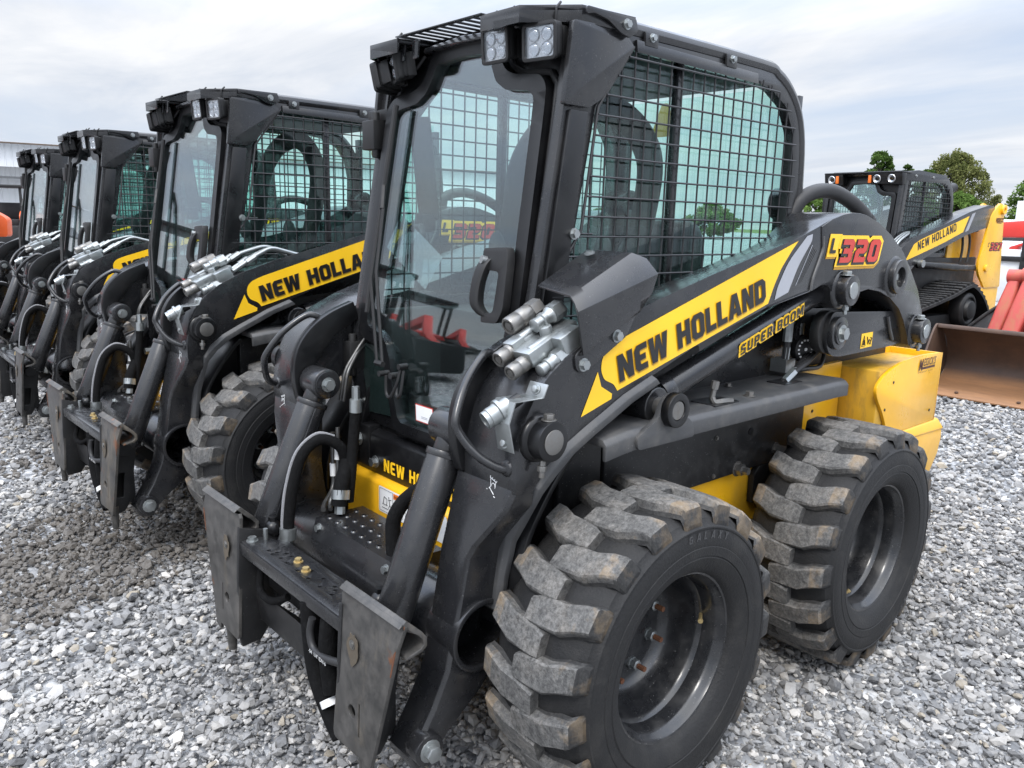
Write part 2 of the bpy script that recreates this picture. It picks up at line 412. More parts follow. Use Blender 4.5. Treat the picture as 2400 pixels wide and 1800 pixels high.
# ------------------------------------------------------------------ wheel
TR = .413
def tyre_mesh(nl=19):
    mb = MB()
    prof = [(-.11, .218), (-.135, .232), (-.152, .275), (-.156, .32), (-.150, .352), (-.143, .357), (-.138, .366), (-.115, .381), (-.06, .387), (0, .389),
            (.06, .387), (.115, .381), (.138, .368), (.143, .358), (.1515, .352), (.1545, .349), (.1545, .345), (.1525, .343), (.1560, .330), (.157, .308), (.1555, .300), (.1570, .298), (.1555, .276), (.1525, .274), (.1545, .270), (.151, .260), (.140, .236), (.131, .226), (.118, .220)]
    mb.lathe(prof, (0, 0, 0), (0, 1, 0), 96, cap=False)
    nb = len(mb.f)
    wear = [(0., 0.)]*nb
    def P(dy, th, r): return (r*math.sin(th), dy, r*math.cos(th))
    pitch = 2*math.pi/nl
    rnd = random.Random(3)
    for side in (1, -1):
        for k in range(nl):
            t0 = pitch*(k+(.5 if side < 0 else 0))
            # stations outer shoulder -> inner end: (dy, theta shift, half width angle, top radius)
            st = [(.1500, .000, .092, .364), (.1430, .000, .094, .402), (.136, .004, .096, .409), (.105, .024, .100, TR+.001), (.066, .066, .106, TR+.003), (.024, .072, .106, TR+.003), (-.014, .082, .100, TR+.003), (-.034, .088, .084, TR+.001)]
            rings = []
            j = rnd.uniform(-.004, .004)
            for dy, ds, hw, rt in st:
                a = t0+ds+j; y = side*dy; wt = hw*.80
                rb = min(.382, rt-.002) if dy < .14 else (.345 if dy > .145 else .366)
                e1 = rnd.uniform(-.005, .005); rings.append([P(y, a-hw*1.08, rb), P(y, a-hw*.93, (rb*2+rt)/3), P(y, a-wt, rt-.004), P(y, a-wt*.84+e1, rt), P(y, a+wt*.84+e1, rt), P(y, a+wt, rt-.004), P(y, a+hw*.93, (rb*2+rt)/3), P(y, a+hw*1.08, rb)])
            n0 = len(mb.f); mb.loft(rings)
            for q in mb.f[n0:]:
                c = np.mean([mb.v[i] for i in q], 0); r = math.hypot(c[0], c[2])
                w = min(1, max(0, (r-.386)/.02))
                mu = w*(.62 if abs(c[1]) > .11 else (.12 if abs(c[1]) > .06 else .06))
                if abs(c[1]) > .14: mu = .3
                wear.append((max(w, .22 if r > .37 else 0), mu))
    return mb, wear
def wheel_protos(root):
    mb, wear = tyre_mesh()
    me = bpy.data.meshes.new('tyre'); me.from_pydata(mb.v, [], mb.f)
    at = me.attributes.new('wear', 'FLOAT_COLOR', 'FACE')
    at.data.foreach_set('color', np.array([(a, b, 0, 1) for a, b in wear], np.float32).ravel())
    bm = bmesh.new(); bm.from_mesh(me); bmesh.ops.recalc_face_normals(bm, faces=bm.faces); bm.to_mesh(me); bm.free()
    for p in me.polygons: p.use_smooth = True
    me.set_sharp_from_angle(angle=R(33)); me.materials.append(RUB)
    ty = bpy.data.objects.new('tyre', me); COL.objects.link(ty)
    ge = MB()
    wl = []
    for a0 in (1.52,):
        for i, chs in enumerate('GALAXY'):
            a = a0+.092*i; c = Vector((.331*math.cos(a), .1576, .331*math.sin(a))); u_ = Vector((-math.sin(a), 0, math.cos(a)))
            wl.append((chs, c, u_, Vector((math.cos(a), 0, math.sin(a)))))
    for chs, c, u_, v_ in wl:
        if chs in G: g_ = lettering('tmp', chs, c-u_*.011-v_*.010, u_, v_, .020, RUB, None, lift=.0)
        else: g_ = typed('tmp', chs, c-u_*.008-v_*.010, u_, v_, .020, RUB, None, bold=.01, lift=0)
        ge.add([v.co[:] for v in g_.data.vertices], [tuple(p.vertices) for p in g_.data.polygons]); bpy.data.objects.remove(g_)
    sl_ = flatmesh('sidewall_lettering', ge, paint('sidewall_mark', (.045, .045, .046), .5), None)
    rm = MB(); rm.lathe([(.112, .214), (.121, .217), (.124, .225), (.121, .229), (.111, .226)], (0, 0, 0), (0, 1, 0), 64, cap=False)
    rm.lathe([(.121, .217), (.112, .213), (.104, .205), (.094, .201), (.060, .198), (.052, .191), (.044, .188), (.002, .184), (-.030, .176), (-.048, .160), (-.053, .148), (-.053, .085), (-.046, .080), (-.036, .078), (-.036, .0)],
             (0, 0, 0), (0, 1, 0), 64, cap=False)
    rm.lathe([(-.125, .222), (-.12, .2), (.0, .186)], (0, 0, 0), (0, 1, 0), 48, cap=False)
    ri = rm.build('rim', RIM, smooth=30)
    nuts = MB(); stud = MB()
    nut_list = []
    for k in range(8):
        a = 2*math.pi*(k+.5)/8; x, z = .118*math.cos(a), .118*math.sin(a)
        q = MB(); q.lathe([(-.053, .018), (-.047, .018), (-.047, .0155), (-.030, .0155), (-.028, .012)], (x, 0, z), (0, 1, 0), 6)
        o = q.build('lug_nut', ZINC); s_ = MB(); s_.cyl((x, -.028, z), (x, -.004, z), .0075, 8)
        nut_list.append((o, s_.build('stud', RUST)))
    va = MB(); va.cyl((-.196, .055, .03), (-.168, .075, .028), .005, 8); va.cyl((-.168, .075, .028), (-.162, .079, .0275), .007, 8)
    vo = va.build('valve_stem', BRASS)
    return ty, ri, nut_list, vo, sl_
def add_wheel(root, protos, x, side, rot):
    ty, ri, nuts, vo, sl_ = protos
    w = bpy.data.objects.new('wheel', None); COL.objects.link(w); w.parent = root
    w.location = (x, .680*side, .402); w.rotation_euler = (0, rot, 0 if side > 0 else math.pi)
    for o in (ty, ri, vo, sl_):
        c = o.copy(); COL.objects.link(c); c.parent = w
    for a, b in nuts:
        c = a.copy(); COL.objects.link(c); c.parent = w
        d = b.copy(); COL.objects.link(d); d.parent = w
    return w

# ------------------------------------------------------------------ loader
YB = .615        # outer face of the lift arms
def door_x(z): return .085+.155*(1.8-z) if z > 1.13 else .189+(1.13-z)*.04
BOOM = [(.386, .86), (.386, .921), (.374, .986), (.357, 1.038), (.331, 1.083), (.293, 1.124), (.24, 1.160), (.15, 1.203), (-.023, 1.262), (-.311, 1.336), (-.737, 1.434), (-.843, 1.466), (-.93, 1.494),
        (-1.0, 1.510), (-1.06, 1.517), (-1.12, 1.516), (-1.169, 1.510), (-1.262, 1.487), (-1.365, 1.447), (-1.477, 1.390), (-1.559, 1.327), (-1.651, 1.243), (-1.712, 1.160), (-1.735, 1.10), (-1.728, 1.055), (-1.70, 1.025),
        (-1.66, 1.017), (-1.625, 1.035), (-1.597, 1.08), (-1.553, 1.134), (-1.501, 1.180), (-1.416, 1.223), (-1.325, 1.250), (-1.231, 1.262), (-1.15, 1.252), (-1.10, 1.222), (-1.06, 1.204), (-1.02, 1.206), (-.992, 1.230),
        (-.975, 1.262), (-.945, 1.284), (-.90, 1.287), (-.86, 1.275), (-.821, 1.266), (-.596, 1.232), (-.256, 1.146), (.028, 1.045), (.10, 1.012), (.16, .985), (.23, .950), (.29, .905), (.33, .86)]
HUB = (-1.035, 1.268); REARPIN = (-1.668, 1.088); CYLPIN = (-.124, .995); LINKPIN = (-1.085, 1.118)

def make_boom(root, sd):
    def M(mb): return mb if sd > 0 else mb.mirror()
    mb = MB(); mb.plate(BOOM, 'y', .43, YB)
    # the inner plate rides lower than the outer one along the cab, so the top of the arm slopes inward
    nv = len(BOOM)
    for i, (x, y, z) in enumerate(mb.v):
        if abs(y-.43) < 1e-6 and i < nv and 5 < i < 13:
            k = 1 if x < .15 else .3
            mb.v[i] = (x, y, z-.045*k*(1 if x > -.85 else .5))
    # inner edge of the knee bulges forward over the lower leg
    leg = []
    for xf, xr, z, yi, yo in [(.3860, .330, .868, .405, YB), (.398, .318, .82, .405, .600), (.412, .318, .765, .405, .560), (.424, .322, .715, .404, .522), (.432, .326, .68, .402, .506), (.444, .318, .60, .400, .500), (.462, .30, .50, .400, .498),
                              (.482, .300, .40, .400, .497), (.522, .385, .315, .40, .497), (.562, .470, .25, .40, .497)]:
        leg.append([(xf, yi, z), (xf, yo-.012, z), (xf-.008, yo, z), (xr, yo, z), (xr, yi, z)])
    leg.append([(.585, .40, .215), (.585, .486, .215), (.58, .497, .21), (.515, .497, .205), (.515, .40, .205)])
    leg.append([(.578, .40, .188), (.578, .486, .188), (.57, .497, .185), (.525, .497, .18), (.525, .40, .18)])
    lm = MB(); lm.loft(leg); ct = MB(); ct.cyl((.378, .30, .466), (.378, .60, .466), .0795, 40)
    lo, co_ = lm.build1('leg', GREY), ct.build1('cutter', GREY)
    md = lo.modifiers.new('hole', 'BOOLEAN'); md.object = co_; md.operation = 'DIFFERENCE'; md.solver = 'EXACT'
    bpy.context.view_layer.update(); me = bpy.data.meshes.new_from_object(lo.evaluated_get(bpy.context.evaluated_depsgraph_get()))
    mb.add([v.co[:] for v in me.vertices], [tuple(p.vertices) for p in me.polygons])
    for o_ in (lo, co_): bpy.data.objects.remove(o_)
    b = M(mb).build('boom_arm', GREY, root, bevel=.006)
    # welded flange along the underside
    fl = MB(); path = [(-.08, 1.078), (.028, 1.040), (.10, 1.006), (.16, .979), (.23, .944), (.285, .902), (.318, .86), (.325, .80), (.328, .72), (.335, .62), (.345, .52)]
    yy = [YB, YB, YB, YB, YB, YB, .605, .575, .53, .512, .508]
    rings = []
    for (x, z), y in zip(path, yy): rings.append([(x-.020, y-.06, z-.016), (x-.020, y+.010, z-.016), (x-.004, y+.012, z-.002), (x+.006, y, z+.008), (x+.006, y-.06, z+.008)])
    fl.loft(rings); M(fl).build('edge_flange', SHELFM, b, bevel=.002)
    # raised rear plate with its weld line
    q = MB(); hp = [(-.868, 1.470)]+BOOM[12:45]+[(-.832, 1.272), (-.842, 1.31), (-.885, 1.40)]
    q.plate(hp, 'y', YB-.002, YB+.004); M(q).build('rear_cheek', GREY, b, bevel=.0025)
    q = MB(); q.tube(spl([(-.838, YB+.002, 1.272), (-.846, YB+.002, 1.312), (-.872, YB+.002, 1.362), (-.889, YB+.002, 1.402), (-.884, YB+.002, 1.44)], 4), .0055, 8); q.tube(spl([(-1.53, YB-.02, 1.06), (-1.50, YB-.02, 1.10), (-1.47, YB-.02, 1.15)], 4), .007, 8); M(q).build('weld_bead', SHELFM, b)
    # pin bosses
    for (x, z), r, ln in ((HUB, .050, .045), (REARPIN, .048, .045), ((-1.425, 1.300), .062, .030)):
        q = MB(); y0 = YB-.005
        if r > .06: q.ring((x, y0, z), (x, YB+ln, z), r, .036, 28); q.cyl((x, y0, z), (x, YB+.002, z), .04)
        else: q.cyl((x, y0, z), (x, YB+ln, z), r, 28)
        q.lathe([(0, r+.016), (.006, r+.012), (.012, r+.002)], (x, YB-.001, z), (0, 1, 0), 28)
        M(q).build('pin_boss', GREY, b, bevel=.002)
        q = MB()
        if r > .06: q.bolt((x, YB+.002, z), (0, 1, 0), .013, .012)
        else:
            q.cyl((x, YB+ln, z), (x, YB+ln+.004, z), r*.56, 20)
            q.bolt((x+.008, YB+ln*.5, z+r-.002), (0, 0, 1), .016, .012); q.cyl((x, YB+ln*.55, z-r-.030), (x, YB+ln*.55, z-r+.004), .007, 8); q.cyl((x, YB+ln*.55, z-r-.016), (x, YB+ln*.55, z-r-.004), .012, 6)
        M(q).build('pin', ZINC, b, bevel=.001)
    q = MB(); q.cyl((.322, YB-.01, .985), (.322, YB+.052, .985), .046, 28); q.lathe([(0, .058), (.012, .054), (.018, .044)], (.322, YB-.001, .985), (0, 1, 0), 28)
    M(q).build('pin_boss', BLACK, b, bevel=.003)
    q = MB(); q.cyl((.322, YB+.052, .985), (.322, YB+.055, .985), .029, 22); q.bolt((.318, YB+.03, 1.030), (0, 0, 1), .013, .012)
    q.cyl((.335, YB+.03, .90), (.332, YB+.03, .94), .007, 8); q.cyl((.335, YB+.03, .915), (.334, YB+.03, .928), .011, 6)
    M(q).build('grease_pin', STEEL, b, bevel=.001)
    # lower hinge pin
    q = MB(); q.cyl((.545, .47, .232), (.545, .515, .232), .040, 24); M(q).build('pin_boss', GREY, b, bevel=.003)
    q = MB(); q.bolt((.545, .515, .232), (0, 1, 0), .021, .020); M(q).build('pin', ZINC, b, bevel=.001)
    # guard rail in front of the knee
    g = MB(); pts = [(.375, .583, .915), (.40, .580, .917), (.438, .545, .945), (.462, .505, .995), (.462, .494, 1.03), (.415, .47, 1.10), (.350, .448, 1.150), (.318, .435, 1.152), (.282, .427, 1.128), (.268, .427, 1.118)]
    g.tube(spl(pts, 5), .0105, 10); g.lathe([(0, .02), (.006, .018), (.01, .011)], (.384, .583, .915), (1, 0, 0), 14)
    M(g).build('guard_rail', GREY, b)
    # weld scar and little bolts
    q = MB()
    q = MB(); q.plate(spl([(.20, 1.195), (.28, 1.165), (.345, 1.125), (.392, 1.07), (.412, 1.01), (.412, .95), (.402, .90), (.392, .87)], 4)+[(.35, .87), (.34, 1.0), (.27, 1.09), (.18, 1.14)], 'y', .398, .430); M(q).build('inner_plate', BLACK, b, bevel=.003)
    # cast icon on the knee
    k = MB(); oy, oz = .540, .866
    fx = lambda z: .387+max(0, .862-z)*.30
    if True:
        for (a, b_, c, d) in [(-.018, .024, .018, .012), (-.015, .02, -.013, -.01), (.013, .012, .012, -.012), (-.018, .024, -.016, .031), (-.006, .020, -.004, .027), (.006, .016, .008, .023), (.018, .012, .02, .019), (-.02, -.014, .012, -.034), (-.013, -.010, -.02, -.018), (-.032, -.022, -.028, -.024), (.014, -.040, .022, -.043)]:
            k.tube([(fx(oz+b_*.62), oy+a*.62, oz+b_*.62), (fx(oz+d*.62), oy+c*.62, oz+d*.62)], .0009, 5)
        k.tube([(fx(oz), oy+.0065*math.cos(t), oz-.004+.0075*math.sin(t)) for t in np.linspace(0, 5.6, 12)], .0009, 5)
    M(k).build('pictogram', DWHT, b)
    if sd > 0: side_graphics(b)
    return b

def side_graphics(b):
    O, u, v = (0, YB, 0), (-1, 0, 0), (0, 0, 1)
    pf = lambda L: [(-x, z) for x, z in L]
    sheet('stripe_decal', pf(fillet([(.121, 1.118), (.119, 1.148), (.100, 1.170), (.055, 1.189), (-.739, 1.426), (-.704, 1.396), (-.654, 1.345), (-.622, 1.294), (-.598, 1.243), (.058, 1.061), (.072, 1.079), (.108, 1.094)], [.01, .02, .02, .02, 0, .01, .01, .01, 0, 0, .01, .01])), O, u, v, DYEL, b)
    sheet('stripe_decal', pf([(.132, 1.116), (.184, 1.012), (.078, 1.043), (.077, 1.056), (.117, 1.078)]), O, u, v, DYEL, b)
    sheet('stripe_decal', pf(fillet([(-.787, 1.440), (-.820, 1.447), (-.819, 1.426), (-.752, 1.353), (-.706, 1.272), (-.632, 1.252), (-.642, 1.289), (-.689, 1.363)], [0, 0, .01, .03, 0, 0, .01, .04])), O, u, v, DGREY, b)
    for k in range(5):
        a = .008*k
        sheet('stripe_decal', pf([(-.822-a, 1.413-.02*k*.2), (-.826-a, 1.413-.02*k*.2), (-.748-a, 1.292+.002*k), (-.744-a, 1.291+.002*k)]), O, u, v, DGREY if k == 0 else SHELFM, b)
    uu = Vector((-.9648, 0, .263)); vv = Vector((.24, 0, .9708)); h = .0655; hg = .022
    O1 = Vector((.052, YB, 1.0835))
    for nm, mt, gr, lf, sh in (('lettering_edge', DYDK, .055, .0030, (.02, -.03)), ('lettering', DBLK, .022, .0045, (0, 0))):
        lettering(nm, 'NEW HOLLAND', O1, uu, vv, h, mt, b, gap=.15, ws=1.11, grow=gr, lift=lf, shift=sh)
    # model emblem
    O2 = Vector((-.938, YB+.0045, 1.358)); e = .072; K = dict(gap=.20, ws=1.55, shear=.30)
    lettering('emblem', '320', O2+Vector((-.052, 0, 0)), u, v, e, DYDK, b, grow=.20, lift=.0018, shift=(.0, -.13), **K)
    lettering('emblem', '320', O2+Vector((-.052, 0, 0)), u, v, e, DYEL, b, grow=.20, lift=.0030, **K)
    lettering('emblem', '320', O2+Vector((-.052, 0, 0)), u, v, e, DBLK, b, grow=.085, lift=.0044, shift=(-.03, -.05), **K)
    lettering('emblem', '320', O2+Vector((-.052, 0, 0)), u, v, e, DRED, b, grow=.02, lift=.0058, **K)
    O3 = O2+Vector((.016, 0, .030))
    KL = dict(gap=.2, ws=1.35, shear=.22)
    lettering('emblem', 'L', O3, u, v, .043, DYDK, b, grow=.26, lift=.0015, shift=(0, -.16), **KL)
    sheet('emblem', [(-.012, -.012), (.062, -.012), (.078, .060), (.0, .060)], O3, u, v, DYEL, b, lift=.0022)
    lettering('emblem', 'L', O3, u, v, .046, DBLK, b, grow=.02, lift=.0052, **KL)
    q = MB()
    for x, z in ((-.16, 1.205), (.085, 1.145) ): q.bolt((x, YB, z), (0, 1, 0), .0045, .001, False)
    q.build('screw', DEEP, b)

def make_cyls(root, sd):
    def M(mb): return mb if sd > 0 else mb.mirror()
    def V(x, y, z): return (x, y, z)
    y = .555
    # lift cylinder
    a = Vector((CYLPIN[0], y, CYLPIN[1])); b = Vector((HUB[0], y, HUB[1])); d = (b-a).normalized()
    q = MB(); q.cyl(a+d*.085, b-d*.05, .0375, 28); q.cyl(a+d*.055, a+d*.10, .0415, 28)
    q.lathe([(-.047, .046), (-.044, .05), (.044, .05), (.047, .046)], a, (0, 1, 0), 28); q.cyl(a+d*.02, a+d*.07, .030, 20)
    c = M(q).build('lift_cylinder', GREY, root, bevel=.002)
    q = MB(); up = Vector((-d.z, 0, d.x)); p = a+d*.10+up*.036
    q.cyl(p-d*.03, p+d*.05, .013, 10); q.cyl(p+d*.03+up*.0, p+d*.03+up*.03, .014, 8)
    M(q).build('port_fitting', DEEP, c)
    if sd > 0:
        n = Vector((0, 1, 0)); up2 = n.cross(d) if n.cross(d).z > 0 else -n.cross(d)
        o = a+d*.398-up2*.004+n*.0
        up3 = (up2*.96+n*-.28).normalized()
        oo = a+d*.395+n*.0372-up2*.016
        lettering('lettering_edge', 'SUPER BOOM', oo, d, up2, .030, DYEL, c, gap=.20, ws=1.42, shear=.25, grow=.16, lift=.0018)
        lettering('lettering', 'SUPER BOOM', oo, d, up2, .030, DBLK, c, gap=.20, ws=1.42, shear=.25, lift=.0045)
    # mount on the shelf
    q = MB(); out = [(.003, .905), (.010, .938), (-.070, .976), (-.083, 1.008), (-.105, 1.034), (-.135, 1.036), (-.160, 1.018), (-.170, .985), (-.226, .940), (-.232, .905)]
    q.plate(fillet(out, .012), 'y', .632, .648); q.plate(fillet(out, .012), 'y', .478, .496)
    br = M(q).build('cylinder_bracket', SHELFM, root, bevel=.003)
    q = MB(); q.ring((CYLPIN[0], .646, CYLPIN[1]), (CYLPIN[0], .672, CYLPIN[1]), .046, .026, 28); q.cyl((CYLPIN[0], .44, CYLPIN[1]), (CYLPIN[0], .48, CYLPIN[1]), .04, 20)
    M(q).build('pin_boss', BLACK, br, bevel=.003)
    q = MB(); q.cyl((CYLPIN[0], .45, CYLPIN[1]), (CYLPIN[0], .669, CYLPIN[1]), .0245, 22); q.cyl((CYLPIN[0], .66, CYLPIN[1]), (CYLPIN[0], .6695, CYLPIN[1]), .003, 8)
    q.bolt((-.005, .44, .985), (0, 1, 0), .016, .012)
    M(q).build('pin', STEEL, br)
    # tilt cylinder
    a = Vector((.355, .345, .955)); b = Vector((.575, .36, .44)); d = (b-a).normalized(); w = Vector((0, 1, 0))
    q = MB(); q.cyl(a+d*.075, b-d*.03, .046, 28); q.cyl(a+d*.062, a+d*.078, .049, 28); q.lathe([(-.012, .05), (-.007, .05), (.005, .035)], b-d*.03, d, 24)
    q.lathe([(-.048, .042), (-.045, .047), (.045, .047), (.048, .042)], a, (0, 1, 0), 28); q.cyl(a, a+d*.07, .034, 20)
    # raised seam strip
    sd2 = d.cross(w).normalized()
    q.obox(a+d*.28-sd2*.0-w*.0455, d*.2, w*.004, sd2*.010)
    t = M(q).build('tilt_cylinder', GREY, root, bevel=.0015)
    q = MB(); q.cyl(a-w*.048, a-w*.053, .041, 26); M(q).build('end_cap', GREY, t, bevel=.001)
    q = MB(); q.bolt(a-w*.053, -w, .017, .014); q.bolt(a+d*.055-sd2*.03+Vector((.012, -.01, 0)), (.9, -.4, .2), .017, .016)
    M(q).build('hex_bolt', ZINC, t)
    q = MB(); q.cyl(b-d*.06, b+d*.06, .02, 16); M(q).build('rod', CHROME, t)
    q = MB(); e = b-d*.10-Vector((-.01, .055, 0)); q.ball(e, .026, 12); q.cyl(e, e+Vector((.0, -.0, .035)), .013, 6)
    M(q).build('port_fitting', BLACK, t)
    # rear link
    lk = [(-1.05, 1.190), (-1.58, 1.164), (-1.70, 1.10), (-1.66, 1.045), (-1.54, 1.034), (-1.13, 1.030), (-1.06, 1.040), (-1.02, 1.10)]
    q = MB(); q.plate(fillet(lk, .03), 'y', .575, .590); q.plate(fillet(lk, .03), 'y', .470, .482); q.box(-1.56, -1.12, .482, .575, 1.150, 1.166)
    q.lathe([(0, .058), (.02, .056), (.02, .040), (.026, .040), (.026, .0)], (LINKPIN[0], .589, LINKPIN[1]), (0, 1, 0), 30)
    l = M(q).build('rear_link', GREY, root, bevel=.004)
    q = MB(); q.lathe([(0, .074), (.035, .074)], (LINKPIN[0]+.012, .540, LINKPIN[1]), (0, 1, 0), 28); M(q).build('hub_disc', DEEP, l, bevel=.004)
    q = MB(); q.bolt((LINKPIN[0], .614, LINKPIN[1]), (0, 1, 0), .022, .014); M(q).build('pin', ZINC, l)
    if sd > 0:
        O = (-1.283, .590, 1.045)
        sheet('warning_decal', rc(0, 0, .088, .054), O, (-1, 0, .02), (0, 0, 1), DYEL, l)
        k = MB(); f = lambda x, z: (-1.283-x, .5925, 1.045+z)
        for pts in ([(.006, .008), (.034, .008), (.020, .046), (.006, .008)],): k.tube([f(*p) for p in pts], .0011, 4)
        for pts in ([(.016, .012), (.020, .03), (.026, .012)], [(.045, .04), (.055, .012)], [(.050, .018), (.062, .030), (.070, .024)], [(.066, .014), (.078, .012)], [(.07, .036), (.080, .034), (.073, .016)], [(.056, .026), (.062, .018)]): k.tube([f(*p) for p in pts], .0018, 4)
        k.build('pictogram', DBLK, l)

def front_map(dx):     # point (y,z) on the slanted cab front, dx proud of it
    return lambda p: (door_x(p[1])-.03+dx, p[0], p[1])
def both(L): return L+[(-y, z) for y, z in L[::-1] if abs(y) > 1e-9]
DOOR = [(0, 1.950), (.150, 1.940), (.163, 1.90), (.185, 1.858), (.225, 1.838), (.335, 1.826), (.362, 1.795), (.366, 1.72), (.378, 1.20), (.374, 1.10), (.355, 1.082), (.275, 1.070), (.238, 1.045), (.222, 1.0), (.170, .84), (.150, .815), (0, .815)]
PANE = [(0, 1.912), (.122, 1.905), (.134, 1.868), (.160, 1.826), (.205, 1.800), (.300, 1.789), (.320, 1.772), (.324, 1.70), (.336, 1.20), (.331, 1.138), (.318, 1.122), (.262, 1.112), (.215, 1.082), (.192, 1.03), (.178, .965), (.142, .862), (.122, .846), (0, .846)]
def make_cab(root):
    # ---- side frames, roof, rear
    side = [(.205, .80), (.190, 1.10), (.175, 1.20), (.105, 1.62), (.055, 1.93), (.020, 1.968), (-.15, 1.972), (-.77, 1.972), (-.87, 1.958), (-.96, 1.915), (-1.03, 1.845), (-1.068, 1.75), (-1.082, 1.62), (-1.085, 1.5), (-1.085, .88), (-1.0, .80)]
    win = [(.112, 1.20), (.118, 1.26), (.030, 1.44), (-.030, 1.75), (-.062, 1.80), (-.155, 1.907), (-.20, 1.912), (-.73, 1.905), (-.84, 1.890), (-.93, 1.850), (-.985, 1.775), (-1.005, 1.68), (-1.0, 1.50), (-.985, 1.24), (-.95, 1.20)]
    q = MB()
    for y0, y1 in ((.388, .42), (-.42, -.388)): q.plate(fillet(side, .02), 'y', y0, y1, [fillet(win, .015)])
    # rounded roof rails
    for s in (1, -1):
        path = [(.0, 1.955), (-.15, 1.957), (-.77, 1.957), (-.87, 1.943), (-.952, 1.903), (-1.017, 1.837), (-1.053, 1.747), (-1.067, 1.62), (-1.07, 1.5), (-1.07, 1.25)]
        q.tube([(x, s*.403, z) for x, z in spl(path, 3)], .024, 10)
    q.box(-.80, -.02, -.40, .40, 1.940, 1.960); q.box(-1.08, -1.055, -.40, .40, .85, 1.28)
    for s in (1, -1): q.box(-1.075, -1.05, s*.375-.02, s*.375+.02, 1.25, 1.90)
    q.box(-.42, -.395, .372, .392, 1.15, 1.93); q.box(-.42, -.395, -.392, -.372, 1.15, 1.93)
    cab = q.build('cab_frame', GREY, root, bevel=.006)
    # ---- front face round the door
    outer = both([(0, 1.955), (.40, 1.945), (.418, 1.93), (.418, .84), (.41, .80), (0, .80)])
    hole = [(y*.93, 1.0+(z-1.0)*.985) for y, z in both(DOOR)]
    q = MB(); q.prism(outer, front_map(-.03), front_map(0), [hole])
    ff = q.build('front_frame', BLACK, cab, bevel=.004)
    # front corner posts: grey gusset with a notch, then dark strip
    q = MB()
    for s in (1, -1):
        m = MB()
        m.prism([(.375, 1.93), (.432, 1.93), (.432, 1.745), (.408, 1.74), (.408, 1.752), (.39, 1.752)], front_map(-.005), front_map(.014))
        m.plate(fillet([(.075, 1.94), (-.105, 1.945), (-.150, 1.910), (-.032, 1.768), (.01, 1.745), (.098, 1.745)], .008), 'y', .4205, .436)
        q.plus(m if s > 0 else m.mirror())
    q.build('corner_gusset', GREY, cab, bevel=.004)
    q = MB()
    for s in (1, -1):
        m = MB()
        m.hexa([(door_x(1.15)-.10, .421, 1.15), (door_x(1.15)-.022, .421, 1.15), (door_x(1.15)-.022, .434, 1.15), (door_x(1.15)-.10, .434, 1.15), (door_x(1.735)-.085, .421, 1.735), (door_x(1.735)-.022, .421, 1.735), (door_x(1.735)-.022, .434, 1.735), (door_x(1.735)-.085, .434, 1.735)])
        q.plus(m if s > 0 else m.mirror())
    q.build('pillar_trim', BLACK, cab, bevel=.003)
    q = MB()
    for s in (1, -1):
        for y, z in ((.405, 1.738), (.405, 1.365), (.388, .865)):
            q.bolt((door_x(z)-.03, s*y, z), (1, 0, .12), .008, .007)
        q.bolt((.046, s*.434, 1.435), (0, s, 0), .011, .010); q.bolt((-.01, s*.434, 1.445), (0, s, 0), .001, .001, False)
    q.build('bolt', ZINC, cab)
    # ---- rubber seal and door
    q = MB(); sc = [(y*1.035, 1.38+(z-1.38)*1.012) for y, z in both(DOOR)]
    pts = [front_map(.006)(p) for p in sc]; q.tube(pts+[pts[0]], .010, 8)
    sc = [(y*1.075, 1.38+(z-1.38)*1.0) for y, z in both(DOOR)]; pts = [front_map(.004)(p) for p in sc if p[1] > 1.12]
    q.build('door_seal', MATTE, cab)
    q = MB(); q.prism(fillet(both(DOOR), .022, 3), front_map(.006), front_map(.034), [fillet(both(PANE), .012, 3)])
    door = q.build('door', BLACK, root, bevel=.007, seg=3)
    q = MB(); q.prism([(y*1.01, 1.4+(z-1.4)*1.005) for y, z in both(PANE)], front_map(.018), front_map(.022))
    q.build('door_glass', GLD, door)
    # dark band round the pane
    hd = MB(); H = lambda y, z, d=0.0: (door_x(z)+.012+d, y, z)
    body = spl([H(.262, 1.366, .018), H(.258, 1.345, .03), H(.252, 1.30, .036), H(.254, 1.25, .034), H(.270, 1.222, .018), H(.285, 1.216, .004)], 5)
    rings = []
    for i, p in enumerate(body):
        w = .019-.003*(i/len(body)); h = .013
        rings.append([(p[0]-h, p[1]-w, p[2]), (p[0]+h*.6, p[1]-w, p[2]), (p[0]+h, p[1]-w*.5, p[2]), (p[0]+h, p[1]+w*.5, p[2]), (p[0]+h*.6, p[1]+w, p[2]), (p[0]-h, p[1]+w, p[2])])
    hd.loft(rings)
    hd.prism(fillet([(.245, 1.392), (.335, 1.398), (.346, 1.37), (.352, 1.24), (.335, 1.205), (.270, 1.202), (.272, 1.225), (.315, 1.23), (.318, 1.335), (.25, 1.338)], .012), lambda p: H(p[0], p[1], .0), lambda p: H(p[0], p[1], .026))
    h = hd.build('door_handle', MATTE, door, bevel=.005)
    q = MB(); c = Vector(H(.263, 1.361, .026)); q.cyl(c, c+Vector((.014, -.004, .003)), .011, 16); q.build('lock', ZINC, h)
    # pale see-through diamond and dealer sticker on the pane
    dm = [(-.238, 1.475), (.005, 1.356), (-.062, 1.258), (-.295, 1.372)]
    q = MB(); n = len(dm); q.add([(door_x(z)-.0135, y, z) for y, z in dm], [(0, 1, 2, 3)])
    flatmesh('pale_diamond', q, glass('pale_sheet', (.45, .55, .54), .42, .75), door)
    z0 = .868; x0 = door_x(.9)-.0035
    st = rc(0, 0, .090, .054)
    sheet('sticker', [(p[0], p[1]) for p in st], (x0, -.050, z0), (0, 1, 0), (.04, 0, 1), DRED, door)
